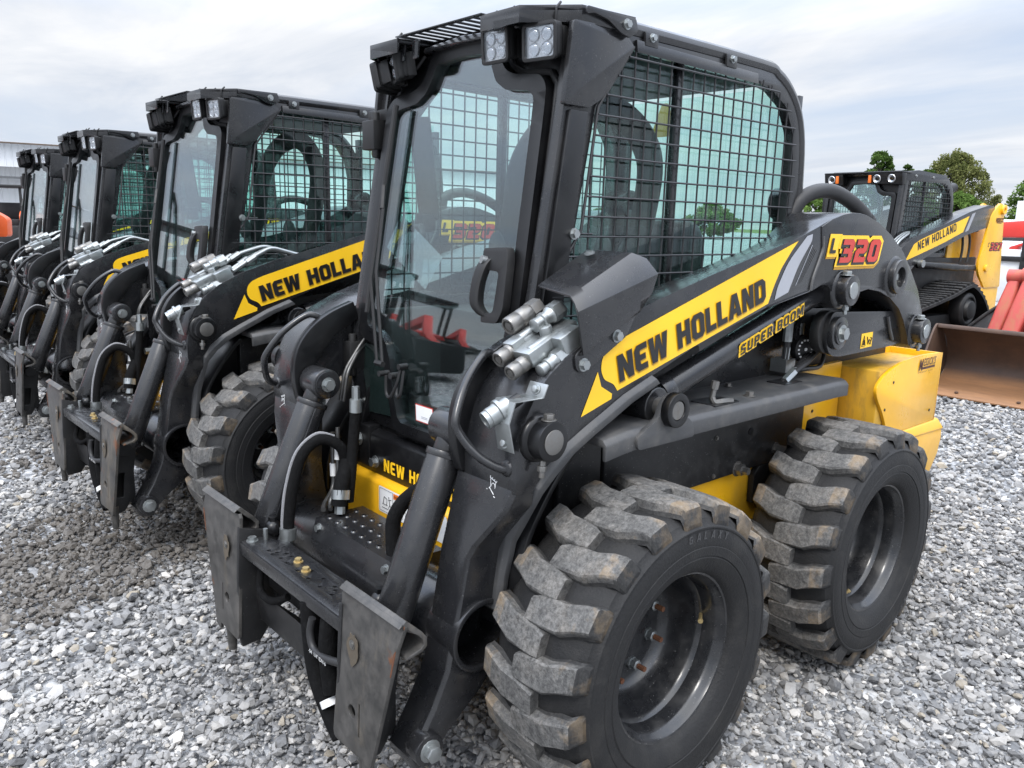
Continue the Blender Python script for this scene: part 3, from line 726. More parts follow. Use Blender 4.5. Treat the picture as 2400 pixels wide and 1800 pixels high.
    sheet('sticker', rc(.003, .003, .087, .051), (x0, -.050, z0), (0, 1, 0), (.04, 0, 1), DWHT, door, lift=.002)
    typed('lettering', "MESSICK'S", (x0, -.038, z0+.035), (0, 1, 0), (.04, 0, 1), .011, DRED, door, ws=.78, bold=.0)
    k = MB()
    for i, (a, b_, zz) in enumerate([(.02, .075, .031), (.02, .07, .026), (.03, .062, .018), (.03, .062, .014)]): k.add([(x0+.003, -.050+a, z0+zz-.001), (x0+.003, -.050+b_, z0+zz-.001), (x0+.003, -.050+b_, z0+zz+.001), (x0+.003, -.050+a, z0+zz+.001)], [(0, 1, 2, 3)])
    flatmesh('fine_print', k, DGREY, door)
    # quarter panes beside the narrow part of the door
    q = MB()
    for s in (1, -1):
        m = MB(); m.prism([(.392, 1.06), (.30, 1.055), (.268, 1.03), (.20, .845), (.345, .835), (.392, .97)], front_map(.002), front_map(.006)); q.plus(m if s > 0 else m.mirror())
    q.build('quarter_pane', paint('dark_tint', (.010, .017, .016), .08, coat=.6), cab)
    q = MB()
    for z, s in ((1.72, -1), (1.02, -1)):
        q.box(door_x(z)-.03, door_x(z)+.03, -.455, -.385, z-.045, z+.045); q.cyl((door_x(z)+.012, -.40, z-.07), (door_x(z)+.012, -.40, z+.07), .013, 12)
    q.box(door_x(1.76)-.05, door_x(1.76)+.0, -.475, -.36, 1.765, 1.80); q.box(door_x(1.74)-.04, door_x(1.74)-.03, -.48, -.45, 1.69, 1.81)
    q.build('door_hinge', MATTE, door, bevel=.004)
    # ---- wiper
    W = lambda y, z, d: (door_x(z)+.012+d, y, z)
    q = MB(); q.tube([W(-.255, 1.49, .03), W(-.235, 1.30, .04), W(-.155, 1.02, .04)], .0055, 6); q.tube([W(-.27, 1.49, .028), W(-.262, 1.28, .04), W(-.185, 1.02, .04)], .0055, 6)
    q.tube([W(-.282, 1.80, .012), W(-.292, 1.5, .014), W(-.300, 1.17, .014)], .009, 8)
    q.tube([W(-.262, 1.49, .03), W(-.285, 1.56, .02)], .008, 6); q.tube([W(-.19, 1.03, .042), W(-.15, 1.03, .042)], .009, 6)
    wp = q.build('wiper', MATTE, door)
    q = MB(); q.cyl(W(-.16, 1.0, .015), W(-.16, 1.0, .050), .009, 12); q.cyl(W(-.11, 1.0, .01), W(-.11, 1.0, .042), .010, 12); q.cyl(W(-.085, 1.03, .0), W(-.085, 1.03, .03), .009, 10); q.build('pivot', MATTE, wp)
    q = MB(); q.tube(spl([W(-.15, .995, .03), W(-.145, .94, .03), W(-.115, .935, .035), W(-.09, .98, .03), W(-.085, 1.03, .02)], 5), .005, 6); q.tube(spl([W(-.10, .99, .02), W(-.09, .945, .03), W(-.07, .95, .03), W(-.07, 1.02, .02)], 5), .005, 6)
    q.build('washer_hose', MATTE, wp)
    # ---- visor
    top = lambda z: (lambda p: (p[0], p[1], z-.22*max(0, p[0]-.02)*0))
    out = [(.165, -.19), (.165, -.338), (.045, -.432), (-.135, -.447), (-.135, .447), (.045, .432), (.165, .338), (.165, .19)]
    slots = [rc(.045, -.172+.0365*k, .150, -.172+.0365*k+.022) for k in range(10)]
    zf = lambda d: (lambda p: (p[0], p[1], 1.966-.06*max(0, p[0]-.05)+d))
    gz = lambda d: (lambda p: (p[0], p[1], 1.970-.02*max(0, p[0]-.03)+d))
    q = MB(); q.prism(rc(.028, -.196, .168, .196), gz(.006), gz(.009), [[(x, y) for x, y in h] for h in slots])
    for s in (1, -1):
        m = MB(); m.prism([(.165, .19), (.165, .338), (.045, .432), (-.135, .447), (-.135, .0), (.03, .0), (.03, .19)], zf(0), zf(.012)); q.plus(m if s > 0 else m.mirror())
    # turned-down rims of the two outer wings
    for s in (1, -1):
        m = MB(); rim = [(.165, .19), (.165, .338), (.045, .432), (-.105, .446)]
        for a, b_ in zip(rim[:-1], rim[1:]):
            za, zb = zf(0)(a)[2], zf(0)(b_)[2]; da = .027
            nx, ny = (b_[1]-a[1]), -(b_[0]-a[0]); L_ = math.hypot(nx, ny); nx, ny = nx/L_*.006, ny/L_*.006
            m.hexa([(a[0]-nx, a[1]-ny, za-da), (a[0], a[1], za-da), (b_[0], b_[1], zb-da), (b_[0]-nx, b_[1]-ny, zb-da), (a[0]-nx, a[1]-ny, za), (a[0], a[1], za), (b_[0], b_[1], zb), (b_[0]-nx, b_[1]-ny, zb)])
        m.plate(fillet([(.045, 1.974), (-.135, 1.974), (-.145, 1.945), (-.115, 1.925), (-.08, 1.932), (-.03, 1.955), (.02, 1.962), (.045, 1.955)], .006), 'y', .443, .449)
        q.plus(m if s > 0 else m.mirror())
    vis = q.build('roof_visor', GREY, root, bevel=.003)
    q = MB()
    for s in (1, -1): q.bolt((-.100, s*.449, 1.955), (0, s, 0), .010, .008)
    q.build('bolt', ZINC, vis)
    # ---- work lights
    for (x, y, z, yaw, pit) in ((.112, .365, 1.892, 9, 3), (.125, .215, 1.902, 0, 4), (.118, -.270, 1.905, -24, 10), (.105, -.345, 1.885, -72, 14)):
        w = bpy.data.objects.new('work_light', None); COL.objects.link(w); w.parent = vis; w.location = (x, y, z); w.rotation_euler = (0, R(pit), R(yaw))
        q = MB(); q.plate(fillet(rc(-.052, -.038, .052, .044), .012), 'x', -.012, .004); q.plate(fillet(rc(-.045, -.032, .045, .038), .01), 'x', -.03, -.012)
        for k in range(6): q.box(-.052, -.026, -.042+k*.0165, -.036+k*.0165, -.03, .036)
        q.prism(fillet(rc(-.052, -.044, .052, .044), .012), lambda p: (.004, p[0], p[1]), lambda p: (.014, p[0], p[1]), [fillet(rc(-.044, -.036, .044, .036), .008)])
        for s in (1, -1): q.tube([(-.01, s*.034, .042), (-.012, s*.034, .075), (-.03, s*.034, .09)], .0035, 6)
        q.tube([(-.03, .0, 0), (-.06, .02, -.01), (-.09, .03, .02)], .006, 6)
        q.build('housing', MATTE, w, bevel=.002)
        q = MB()
        for a in (-.0195, .0195):
            for c_ in (-.0165, .0165): q.lathe([(.003, .016), (-.004, .012), (-.009, .004)], (.006, a, c_), (1, 0, 0), 16, cap=False)
        q.plate(rc(-.043, -.035, .043, .035), 'x', .0045, .0055); q.build('reflector', REFL, w)
        q = MB(); q.plate(rc(-.044, -.036, .044, .036), 'x', .009, .0115)
        for a in (-.0195, .0195):
            for c_ in (-.0165, .0165): q.lathe([(.0115, .0145), (.015, .011), (.0165, .004)], (0, a, c_), (1, 0, 0), 16)
        q.build('lens', LENS, w)
    # visor brackets
    q = MB()
    for y in (-.215, -.145): q.plate(fillet([(y-.018, 1.965), (y+.018, 1.965), (y+.012, 1.915), (y-.012, 1.915)], .006), 'x', .128, .134)
    q.build('bracket', GREY, vis, bevel=.001)
    q = MB(); q.prism(both([(0, 1.965), (.175, 1.955), (.18, 1.94), (0, 1.945)]), front_map(.0), front_map(.05)); q.build('drip_lip', GREY, door, bevel=.004)
    # ---- side screens and panes
    for s in (1, -1):
        q = MB(); r = .0029; y = s*.4265
        inw = lambda x, z: None
        wn = [(.100, 1.20), (.118, 1.30), (.012, 1.444), (-.032, 1.752), (-.158, 1.913), (-.77, 1.908), (-.85, 1.893), (-.935, 1.852), (-.985, 1.775), (-1.003, 1.68), (-.998, 1.5), (-.975, 1.24), (-.97, 1.20)]
        def cross(axis, c):
            xs = []
            for a, b_ in zip(wn, wn[1:]+wn[:1]):
                u0, u1 = a[axis], b_[axis]
                if (u0-c)*(u1-c) < 0: t = (c-u0)/(u1-u0); xs.append(a[1-axis]+t*(b_[1-axis]-a[1-axis]))
            return (min(xs), max(xs)) if len(xs) >= 2 else None
        for k in range(24):
            c = -1.0+.0508*k+.02; e = cross(0, c)
            if e: q.tube([(c, y, e[0]+.0), (c, y, e[1]+.004)], r, 6)
        for k in range(16):
            c = 1.225+.0508*k; e = cross(1, c)
            if e: q.tube([(e[0], y+s*.005, c), (e[1], y+s*.005, c)], r, 6)
        q.tube([(.06, y, 1.38), (.012, y, 1.444), (-.032, y, 1.752), (-.158, y, 1.913)], .0042, 6)
        q.tube([(.055, y, 1.435), (-.03, y, 1.435)], r, 6)
        m = q.build('side_screen', MESHM, root)
        # top strip that clamps the screen
        q = MB(); q.hexa([(-.74, s*.421, 1.898), (-.165, s*.421, 1.905), (-.165, s*.434, 1.900), (-.74, s*.434, 1.893), (-.74, s*.421, 1.925), (-.165, s*.421, 1.932), (-.165, s*.430, 1.932), (-.74, s*.430, 1.925)])
        for x in (-.222, -.592): q.box(x-.026, x+.026, min(s*.424, s*.433), max(s*.424, s*.433), 1.922, 1.956)
        cl = q.build('screen_clamp', GREY, m, bevel=.0015)
        q = MB()
        for x in (-.222, -.592): q.bolt((x, s*.433, 1.944), (0, s, 0), .0085, .008)
        q.build('bolt', ZINC, m)
        for po in ([(-1.02, 1.19), (-.425, 1.19), (-.425, 1.915), (-.80, 1.905), (-.93, 1.86), (-1.0, 1.77), (-1.02, 1.6)], [(-.395, 1.19), (.10, 1.19), (.075, 1.42), (-.015, 1.76), (-.15, 1.915), (-.395, 1.915)]):
            q = MB(); q.plate(po, 'y', s*.381-.002, s*.381+.002); q.build('side_window', GLS, root)
    q = MB(); q.box(-1.064, -1.060, -.36, .36, 1.27, 1.935); q.build('rear_window', GLS, root)
    if True:      # emergency exit triangle on the far pane
        q = MB(); q.plate(fillet([(-.160, 1.925), (-.190, 1.925), (-.235, 1.815), (-.225, 1.80), (-.125, 1.80), (-.115, 1.815)], .01), 'x', -1.0585, -1.0575); q.build('exit_decal', paint('olive_film', (.26, .22, .06), .5), root)
    # ---- inside
    q = MB()
    q.loft([[(-.36, -.20, 1.06), (-.36, .20, 1.06), (-.33, .21, 1.12), (-.36, .18, 1.16), (-.36, -.18, 1.16), (-.33, -.21, 1.12)], [(-.80, -.22, 1.04), (-.80, .22, 1.04), (-.80, .23, 1.10), (-.80, .19, 1.13), (-.80, -.19, 1.13), (-.80, -.23, 1.10)]])
    bk = [(-.80, 1.10, .21, .07), (-.83, 1.22, .22, .075), (-.87, 1.36, .20, .07), (-.89, 1.44, .17, .055), (-.90, 1.48, .12, .04)]
    q.loft([[(x+d, -w*.8, z), (x+d, w*.8, z), (x+d*.3, w, z), (x-d*.6, w*.8, z), (x-d*.6, -w*.8, z), (x+d*.3, -w, z)] for x, z, w, d in bk])
    q.build('seat', SEATM, root, bevel=.02, seg=3)
    q = MB()
    for s in (1, -1):
        q.box(-.72, -.30, s*.285-.055, s*.285+.055, 1.16, 1.215); q.box(-.66, -.50, s*.285-.05, s*.285+.05, .90, 1.17)
        q.lathe([(0, .058), (.02, .060), (.03, .045), (.045, .050), (.055, .036), (.07, .040), (.082, .026), (.10, .02), (.17, .017)], (-.30, s*.245, 1.17), (.1, 0, 1), 18)
        q.ball((-.275, s*.245, 1.375), .036, 12, (.9, .75, 1.5))
        q.lathe([(0, .075), (.03, .078), (.05, .056), (.075, .062), (.1, .044)], (-.30, s*.245, 1.08), (.1, 0, 1), 18)
    q.build('control_console', GREYIN, root, bevel=.012)
    q = MB()
    for s in (1, -1): q.tube(spl([(-.44, 0, 1.835), (-.43, s*.13, 1.805), (-.42, s*.235, 1.735), (-.41, s*.295, 1.64), (-.39, s*.30, 1.50), (-.35, s*.295, 1.35), (-.30, s*.285, 1.20)], 5), [.046-.012*i/30 for i in range(31)], 12)
    q.build('lap_bar', MATTE, root)
    q = MB()
    q.obox((-.02, -.315, 1.62), (.008, .012, 0), (-.02, .03, 0), (0.02, 0, .16)); q.box(-.05, .0, -.345, -.29, 1.42, 1.48)
    q.tube([(.10, -.22, 1.43), (.095, -.17, 1.44), (.10, -.155, 1.42), (.12, -.155, 1.24)], .011, 8); q.box(.08, .12, -.17, -.11, 1.215, 1.245)
    q.box(-.90, -.02, -.37, .37, 1.915, 1.938); q.box(-1.05, .17, -.38, .38, .83, .86)
    q.box(-1.02, -.80, -.36, .36, .86, 1.18); q.box(-.5, .1, .33, .38, .86, 1.17); q.box(-.5, .1, -.38, -.33, .86, 1.17)
    q.build('cab_lining', GREYIN, root, bevel=.008)
    q = MB()
    for y in (.06, .02): pass
    q.lathe([(0, .05), (.01, .05), (.012, .02), (.05, .014)], (.09, .08, .87), (-.3, 0, 1), 16); q.box(.02, .14, .0, .12, .86, .875)
    q.build('foot_pedal', MATTE, root, bevel=.004)
    # exhaust / pivot lug behind the cab
    for s in (1, -1):
        q = MB(); q.ring((-1.07, s*.33, 1.545), (-1.07, s*.41, 1.545), .055, .026, 26); q.box(-1.13, -1.04, s*.37-.03, s*.37+.03, 1.35, 1.52)
        q.build('tilt_lug', GREY, cab, bevel=.004)
    return cab

def make_body(root):
    # ---- chassis
    q = MB()
    q.box(-1.45, .19, -.44, .44, .24, .66)
    q.hexa([(.19, -.44, .30), (.235, -.40, .33), (.235, .40, .33), (.19, .44, .30), (.19, -.44, .655), (.236, -.40, .640), (.236, .40, .640), (.19, .44, .655)])
    ch = q.build('chassis', YEL, root, bevel=.010)
    q = MB(); q.box(-1.93, -.10, -.415, .415, .66, 1.17); q.box(-.10, .16, -.40, .40, .66, .82); q.box(-1.75, -1.12, -.40, .40, 1.17, 1.24); q.build('engine_housing', DEEP, root, bevel=.012)
    q = MB()
    for s in (1, -1): q.box(-1.15, -.07, s*.462-.012, s*.462+.012, .655, .905); q.box(-.062, .10, s*.458-.012, s*.458+.012, .655, .905)
    sp = q.build('side_panel', SIDE, ch, bevel=.006)
    q = MB()
    for s in (1, -1):
        q.bolt((-.735, s*.474, .672), (0, s, 0), .020, .022); q.bolt((-.735, s*.474, .672), (0, s, 0), .013, .045, False); q.bolt((-.60, s*.474, .80), (0, s, 0), .006, .004); q.bolt((-.60, s*.474, .672), (0, s, 0), .006, .003); q.bolt((-.97, s*.474, .70), (0, s, 0), .018, .05)
        q.bolt((-.10, s*.474, .73), (0, s, 0), .004, .002)
    q.build('bolt', STEEL, sp)
    q = MB()
    for s in (1, -1): q.cyl((-.80, s*.474, .79), (-.80, s*.4765, .79), .013, 14)
    q.build('plug', DBLK, sp)
    q = MB()
    for s in (1, -1):
        for x in (0, -1.103): q.lathe([(0, .11), (.10, .10), (.10, .06), (.22, .05)], (x, s*.42, .402), (0, s, 0), 24)
        q.plate([(-.86, .52), (-.86, .62), (-.90, .66), (-1.1, .66), (-1.1, .52)], 'y', s*.455-.012, s*.455+.012)
    q.build('axle_housing', DEEP, ch, bevel=.004)
    # ---- front black panel with the maker's name
    q = MB(); q.hexa([(.17, -.42, .655), (.210, -.40, .650), (.210, .40, .650), (.17, .42, .655), (.17, -.42, .79), (.206, -.40, .775), (.206, .40, .775), (.17, .42, .79)])
    for s in (1, -1): q.box(.12, .212, s*.35-.055, s*.35+.055, .66, .80)
    fp = q.build('front_panel', BLACK, root, bevel=.006)
    lettering('lettering', 'NEW HOLLAND', (.2102, -.205, .672), (0, 1, 0), (0, 0, 1), .041, DYEL, fp, gap=.15, ws=1.08)
    q = MB(); q.bolt((.209, -.258, .690), (1, 0, 0), .015, .016); q.bolt((.209, .258, .690), (1, 0, 0), .015, .016)
    for s in (1, -1): q.bolt((.213, s*.355, .748), (1, 0, 0), .018, .026)
    q.build('bolt', ZINC, fp)
    q = MB()
    for s in (1, -1):
        q.hexa([(.12, s*.37, .72), (.235, s*.345, .70), (.235, s*.36, .70), (.12, s*.385, .72), (.10, s*.37, .96), (.17, s*.345, .93), (.17, s*.36, .93), (.10, s*.385, .96)])
    q.build('mount_bracket', BLACK, fp, bevel=.003)
    # pictogram sticker on the yellow cross panel
    f = lambda y, s: (.2365, y, .352+s)
    tilt = Vector((.0, 0, 1))
    sheet('safety_decal', fillet(rc(0, 0, .36, .085), .008), (.2365, -.195, .549), (0, 1, 0), tilt, DWHT, ch)
    k = MB()
    for x0, w in ((.006, .075), (.150, .075), (.232, .075)):
        z0 = .006; P = [(x0, z0), (x0+w, z0), (x0+w, .079), (x0, .079), (x0, z0)]
        k.tube([(.2384, -.195+a, .549+b) for a, b in P], .0007, 4)
        for a, b, c, d in ((.015, .03, .045, .03), (.02, .03, .026, .055), (.026, .055, .042, .05), (.042, .05, .04, .03), (.052, .06, .058, .035), (.05, .048, .066, .054), (.058, .035, .05, .022), (.058, .035, .067, .024), (.014, .018, .05, .018)):
            k.tube([(.2384, -.195+x0+a, .549+b), (.2384, -.195+x0+c, .549+d)], .0011, 4)
    for i in range(7): k.tube([(.2384, -.195+.09, .549+.012+i*.007), (.2384, -.195+.138, .549+.012+i*.007)], .0007, 4)
    k.build('pictogram', DBLK, ch)
    sheet('safety_decal', rc(.086, .062, .143, .080), (.2365, -.195, .549), (0, 1, 0), tilt, DORG, ch, lift=.003)
    typed('lettering', 'WARNING', (.2365, -.195+.090, .549+.067), (0, 1, 0), (0, 0, 1), .0085, DBLK, ch, lift=.005, ws=.8)
    # ---- shelves over the wheels
    for s in (1, -1):
        q = MB(); sec = [(.40, .940), (.40, .958), (.60, .962), (.628, .957), (.640, .944), (.640, .904), (.628, .904), (.626, .938)]
        hole = None
        q.loft([[(.115, s*y, z-.012) for y, z in sec], [(.05, s*y, z-.004) for y, z in sec], [(.0, s*y, z) for y, z in sec], [(-1.06, s*y, z) for y, z in sec], [(-1.12, s*y, z-.002) for y, z in sec], [(-1.150, s*(y if y < .62 else y-.015), z-.008) for y, z in sec]])
        sh = q.build('fender_shelf', SHELFM, root, bevel=.004)
        q = MB()
        q.plate([(-.435, .515), (-.36, .515), (-.335, .585), (-.40, .60)] if False else rc(-.49, .53, -.37, .615), 'z', .9575, .9620+.0012); q.plate(rc(-.93, .50, -.83, .57), 'z', .9585, .9622+.0012)
        p = MB(); 
        m = q if s > 0 else q.mirror(); m.build('slot', DBLK, sh)
        q = MB(); q.cyl((-.395, .585, .975), (-.401, .588, 1.02), .008, 10); q.tube(spl([(-.395, .585, .98), (-.40, .592, .966), (-.425, .605, .968), (-.46, .608, .966)], 4), .009, 8); q.cyl((-.399, .587, 1.005), (-.402, .589, 1.028), .012, 8)
        q.bolt((-.577, .594, .962), (0, 0, 1), .013, .012); q.bolt((-.65, .47, .962), (0, 0, 1), .010, .008); 
        m = q if s > 0 else q.mirror(); m.build('fitting', STEEL, sh)
        # inner fender curving down in front of the wheel
        q = MB(); arc = [(.13, .935), (.17, .90), (.235, .82), (.285, .74), (.31, .66), (.312, .58)]
        q.loft([[(x, s*.40, z), (x, s*.56, z-.012), (x-.012, s*.56, z-.024), (x-.012, s*.40, z-.012)] for x, z in spl(arc, 4)])
        q.plate([(.10, .94), (.16, .905), (.22, .83), (.27, .75), (.30, .66), (.30, .60), (.10, .60)], 'y', s*.44-.01, s*.44+.01)
        q.build('inner_fender', BLACK, root, bevel=.004)
        q = MB(); q.plate(fillet([(-.55, .97), (.06, .97), (.06, 1.0), (-.1, 1.06), (-.55, 1.1)], .02), 'y', s*.415-.006, s*.415+.006); q.build('skirt_panel', DEEP, root, bevel=.003)
    # ---- rear: tank box with curved side sheet, lower bumper
    for s in (1, -1):
        q = MB(); q.box(-1.95, -1.425, s*.50-.11, s*.50+.11, .735, .950); 
        rb = q.build('storage_box', YTOP, root, bevel=.006)
        q = MB(); out = spl([(-1.958, .975), (-1.80, .982), (-1.66, .980), (-1.545, .965), (-1.45, .940), (-1.40, .912), (-1.382, .885), (-1.40, .850), (-1.455, .790), (-1.495, .735), (-1.510, .69)], 3)+[(-1.965, .69)]
        q.plate(out, 'y', s*.618-.006, s*.618+.006); q.box(-1.967, -1.955, min(s*.30, s*.624), max(s*.30, s*.624), .69, .974)
        q.build('side_sheet', YEL, rb, bevel=.0025)
        q = MB(); q.box(-1.42, -1.118, s*.455-.012, s*.455+.012, .56, .968); q.hexa([(-1.40, s*.42, .962), (-1.19, s*.42, .962), (-1.19, s*.475, .962), (-1.40, s*.40, .962), (-1.56, s*.40, 1.0), (-1.19, s*.40, 1.0), (-1.19, s*.475, .975), (-1.5, s*.45, .978)]) if False else None
        q.build('body_panel', YEL, root, bevel=.004)
        q = MB(); q.cyl((-1.30, s*.467, .86), (-1.30, s*.4695, .86), .006, 10); q.cyl((-1.22, s*.467, .80), (-1.22, s*.4695, .80), .006, 10)
        for x, z in ((-1.47, .80), (-1.90, .74), (-1.52, .90)): q.cyl((x, s*.624, z), (x, s*.6262, z), .0055, 10)
        q.build('screw_hole', DBLK, rb)
        if s > 0:
            lx = -1.752
            O = Vector((lx, .624, .925))
            typed('lettering', 'M', O+Vector((.018, 0, -.004)), (-1, 0, 0), (0, 0, 1), .046, DRT, rb, shear=.22, ws=.72, bold=.0012); typed('lettering', "ESSICK'S", O+Vector((-.026, 0, .012)), (-1, 0, 0), (0, 0, 1), .030, DRT, rb, shear=.22, ws=.74, bold=.0006)
            sheet('dealer_decal', rc(.022, -.002, .145, .007), O, (-1, 0, 0), (0, 0, 1), DRT, rb)
            typed('lettering', 'WWW.MESSICKS.COM      800-222-3373', O+Vector((.02, 0, -.014)), (-1, 0, 0), (0, 0, 1), .0055, DRT, rb, ws=1.05)
    q = MB(); q.loft([[(-1.55, -w_, z), (x, -w_, z), (x, w_, z), (-1.55, w_, z)] for x, z, w_ in ((-1.80, .25, .60), (-1.945, .39, .625), (-2.03, .53, .635), (-2.045, .60, .637), (-2.040, .655, .635))])
    q.hexa([(-1.50, -.64, .655), (-2.045, -.645, .640), (-2.045, .645, .640), (-1.50, .64, .655), (-1.50, -.625, .692), (-2.01, -.625, .692), (-2.01, .625, .692), (-1.50, .625, .692)])
    q.build('rear_bumper', YEL, root, bevel=.012, seg=3)
    q = MB(); q.box(-1.965, -1.90, -.42, .42, .69, 1.16); q.build('rear_door', YEL, root, bevel=.02)
    # small hydraulics between arm and shelf
    q = MB(); q.tube(spl([(-1.05, .47, .97), (-1.10, .49, .975), (-1.20, .49, .975), (-1.26, .47, 1.02), (-1.30, .44, 1.06)], 4), .008, 8); q.build('steel_pipe', PIPE, root)
    q = MB(); q.tube(spl([(-.90, .53, .955), (-.97, .52, .99), (-1.05, .51, 1.02), (-1.20, .48, 1.05)], 4), .011, 8); q.tube(spl([(-.875, .53, .955), (-.94, .53, .985), (-1.03, .53, 1.015), (-1.16, .50, 1.04)], 4), .011, 8)
    q.tube(spl([(-.99, .47, 1.24), (-.99, .47, 1.10), (-.985, .47, 1.0)], 3), .013, 8); q.tube(spl([(-1.06, .47, 1.24), (-1.06, .47, 1.10)], 3), .015, 8)
    h = q.build('hydraulic_hose', HGREY, root)
    q = MB(); q.cyl((-.905, .525, .962), (-.96, .525, .992), .014, 6); q.cyl((-.88, .535, .962), (-.935, .535, .988), .014, 6); q.cyl((-.99, .47, 1.16), (-.99, .47, 1.08), .017, 8); q.cyl((-.99, .47, 1.06), (-.985, .47, .99), .014, 6); q.cyl((-1.06, .47, 1.14), (-1.06, .47, 1.10), .018, 10)
    q.box(-1.02, -.96, .43, .49, .975, 1.02); q.build('hose_end', ZINC, h)
    q = MB(); q.lathe([(0, .010), (.02, .034), (.03, .045), (.055, .046), (.058, .043)], (-1.075, .445, 1.05), (.25, 1, 0), 26); d = q.build('filler_cap', MATTE, root, bevel=.001)
    q = MB()
    for i in range(14):
        a = i*2*math.pi/14; c = Vector((-1.075+.0145+.032*math.cos(a)*.97, .5018-.032*math.cos(a)*.24, 1.05+.032*math.sin(a))); q.obox(c, (.0035, -.0009, 0), (0, .001, 0), (0, 0, .003))
    q.cyl((-1.061, .5015, 1.05), (-1.060, .5045, 1.05), .006, 10); q.build('cap_mark', DWHT, d)
    sheet('serial_plate', rc(0, 0, .135, .07), (-.51, .4225, 1.00), (-1, 0, .05), (0, 0, 1), DGREY, root); sheet('serial_plate', rc(.004, .030, .131, .066), (-.51, .4225, 1.00), (-1, 0, .05), (0, 0, 1), DBLK, root, lift=.0024)
    typed('serial_lettering', 'CNH', (-.605, .4225, 1.058), (-1, 0, .05), (0, 0, 1), .010, DWHT, root, lift=.004); typed('serial_lettering', 'New Holland Construction', (-.515, .4225, 1.038), (-1, 0, .05), (0, 0, 1), .0085, DWHT, root, lift=.004)
    # hose arching over the rear of the arm
    q = MB(); q.tube(spl([(-1.03, .40, 1.46), (-1.08, .42, 1.56), (-1.20, .45, 1.595), (-1.36, .47, 1.555), (-1.49, .48, 1.48), (-1.60, .48, 1.38), (-1.66, .48, 1.26), (-1.64, .46, 1.15)], 6), .026, 12); q.tube([(-1.455, .478, 1.50), (-1.475, .48, 1.488)], .031, 12)
    q.build('arch_hose', HGREY, root)

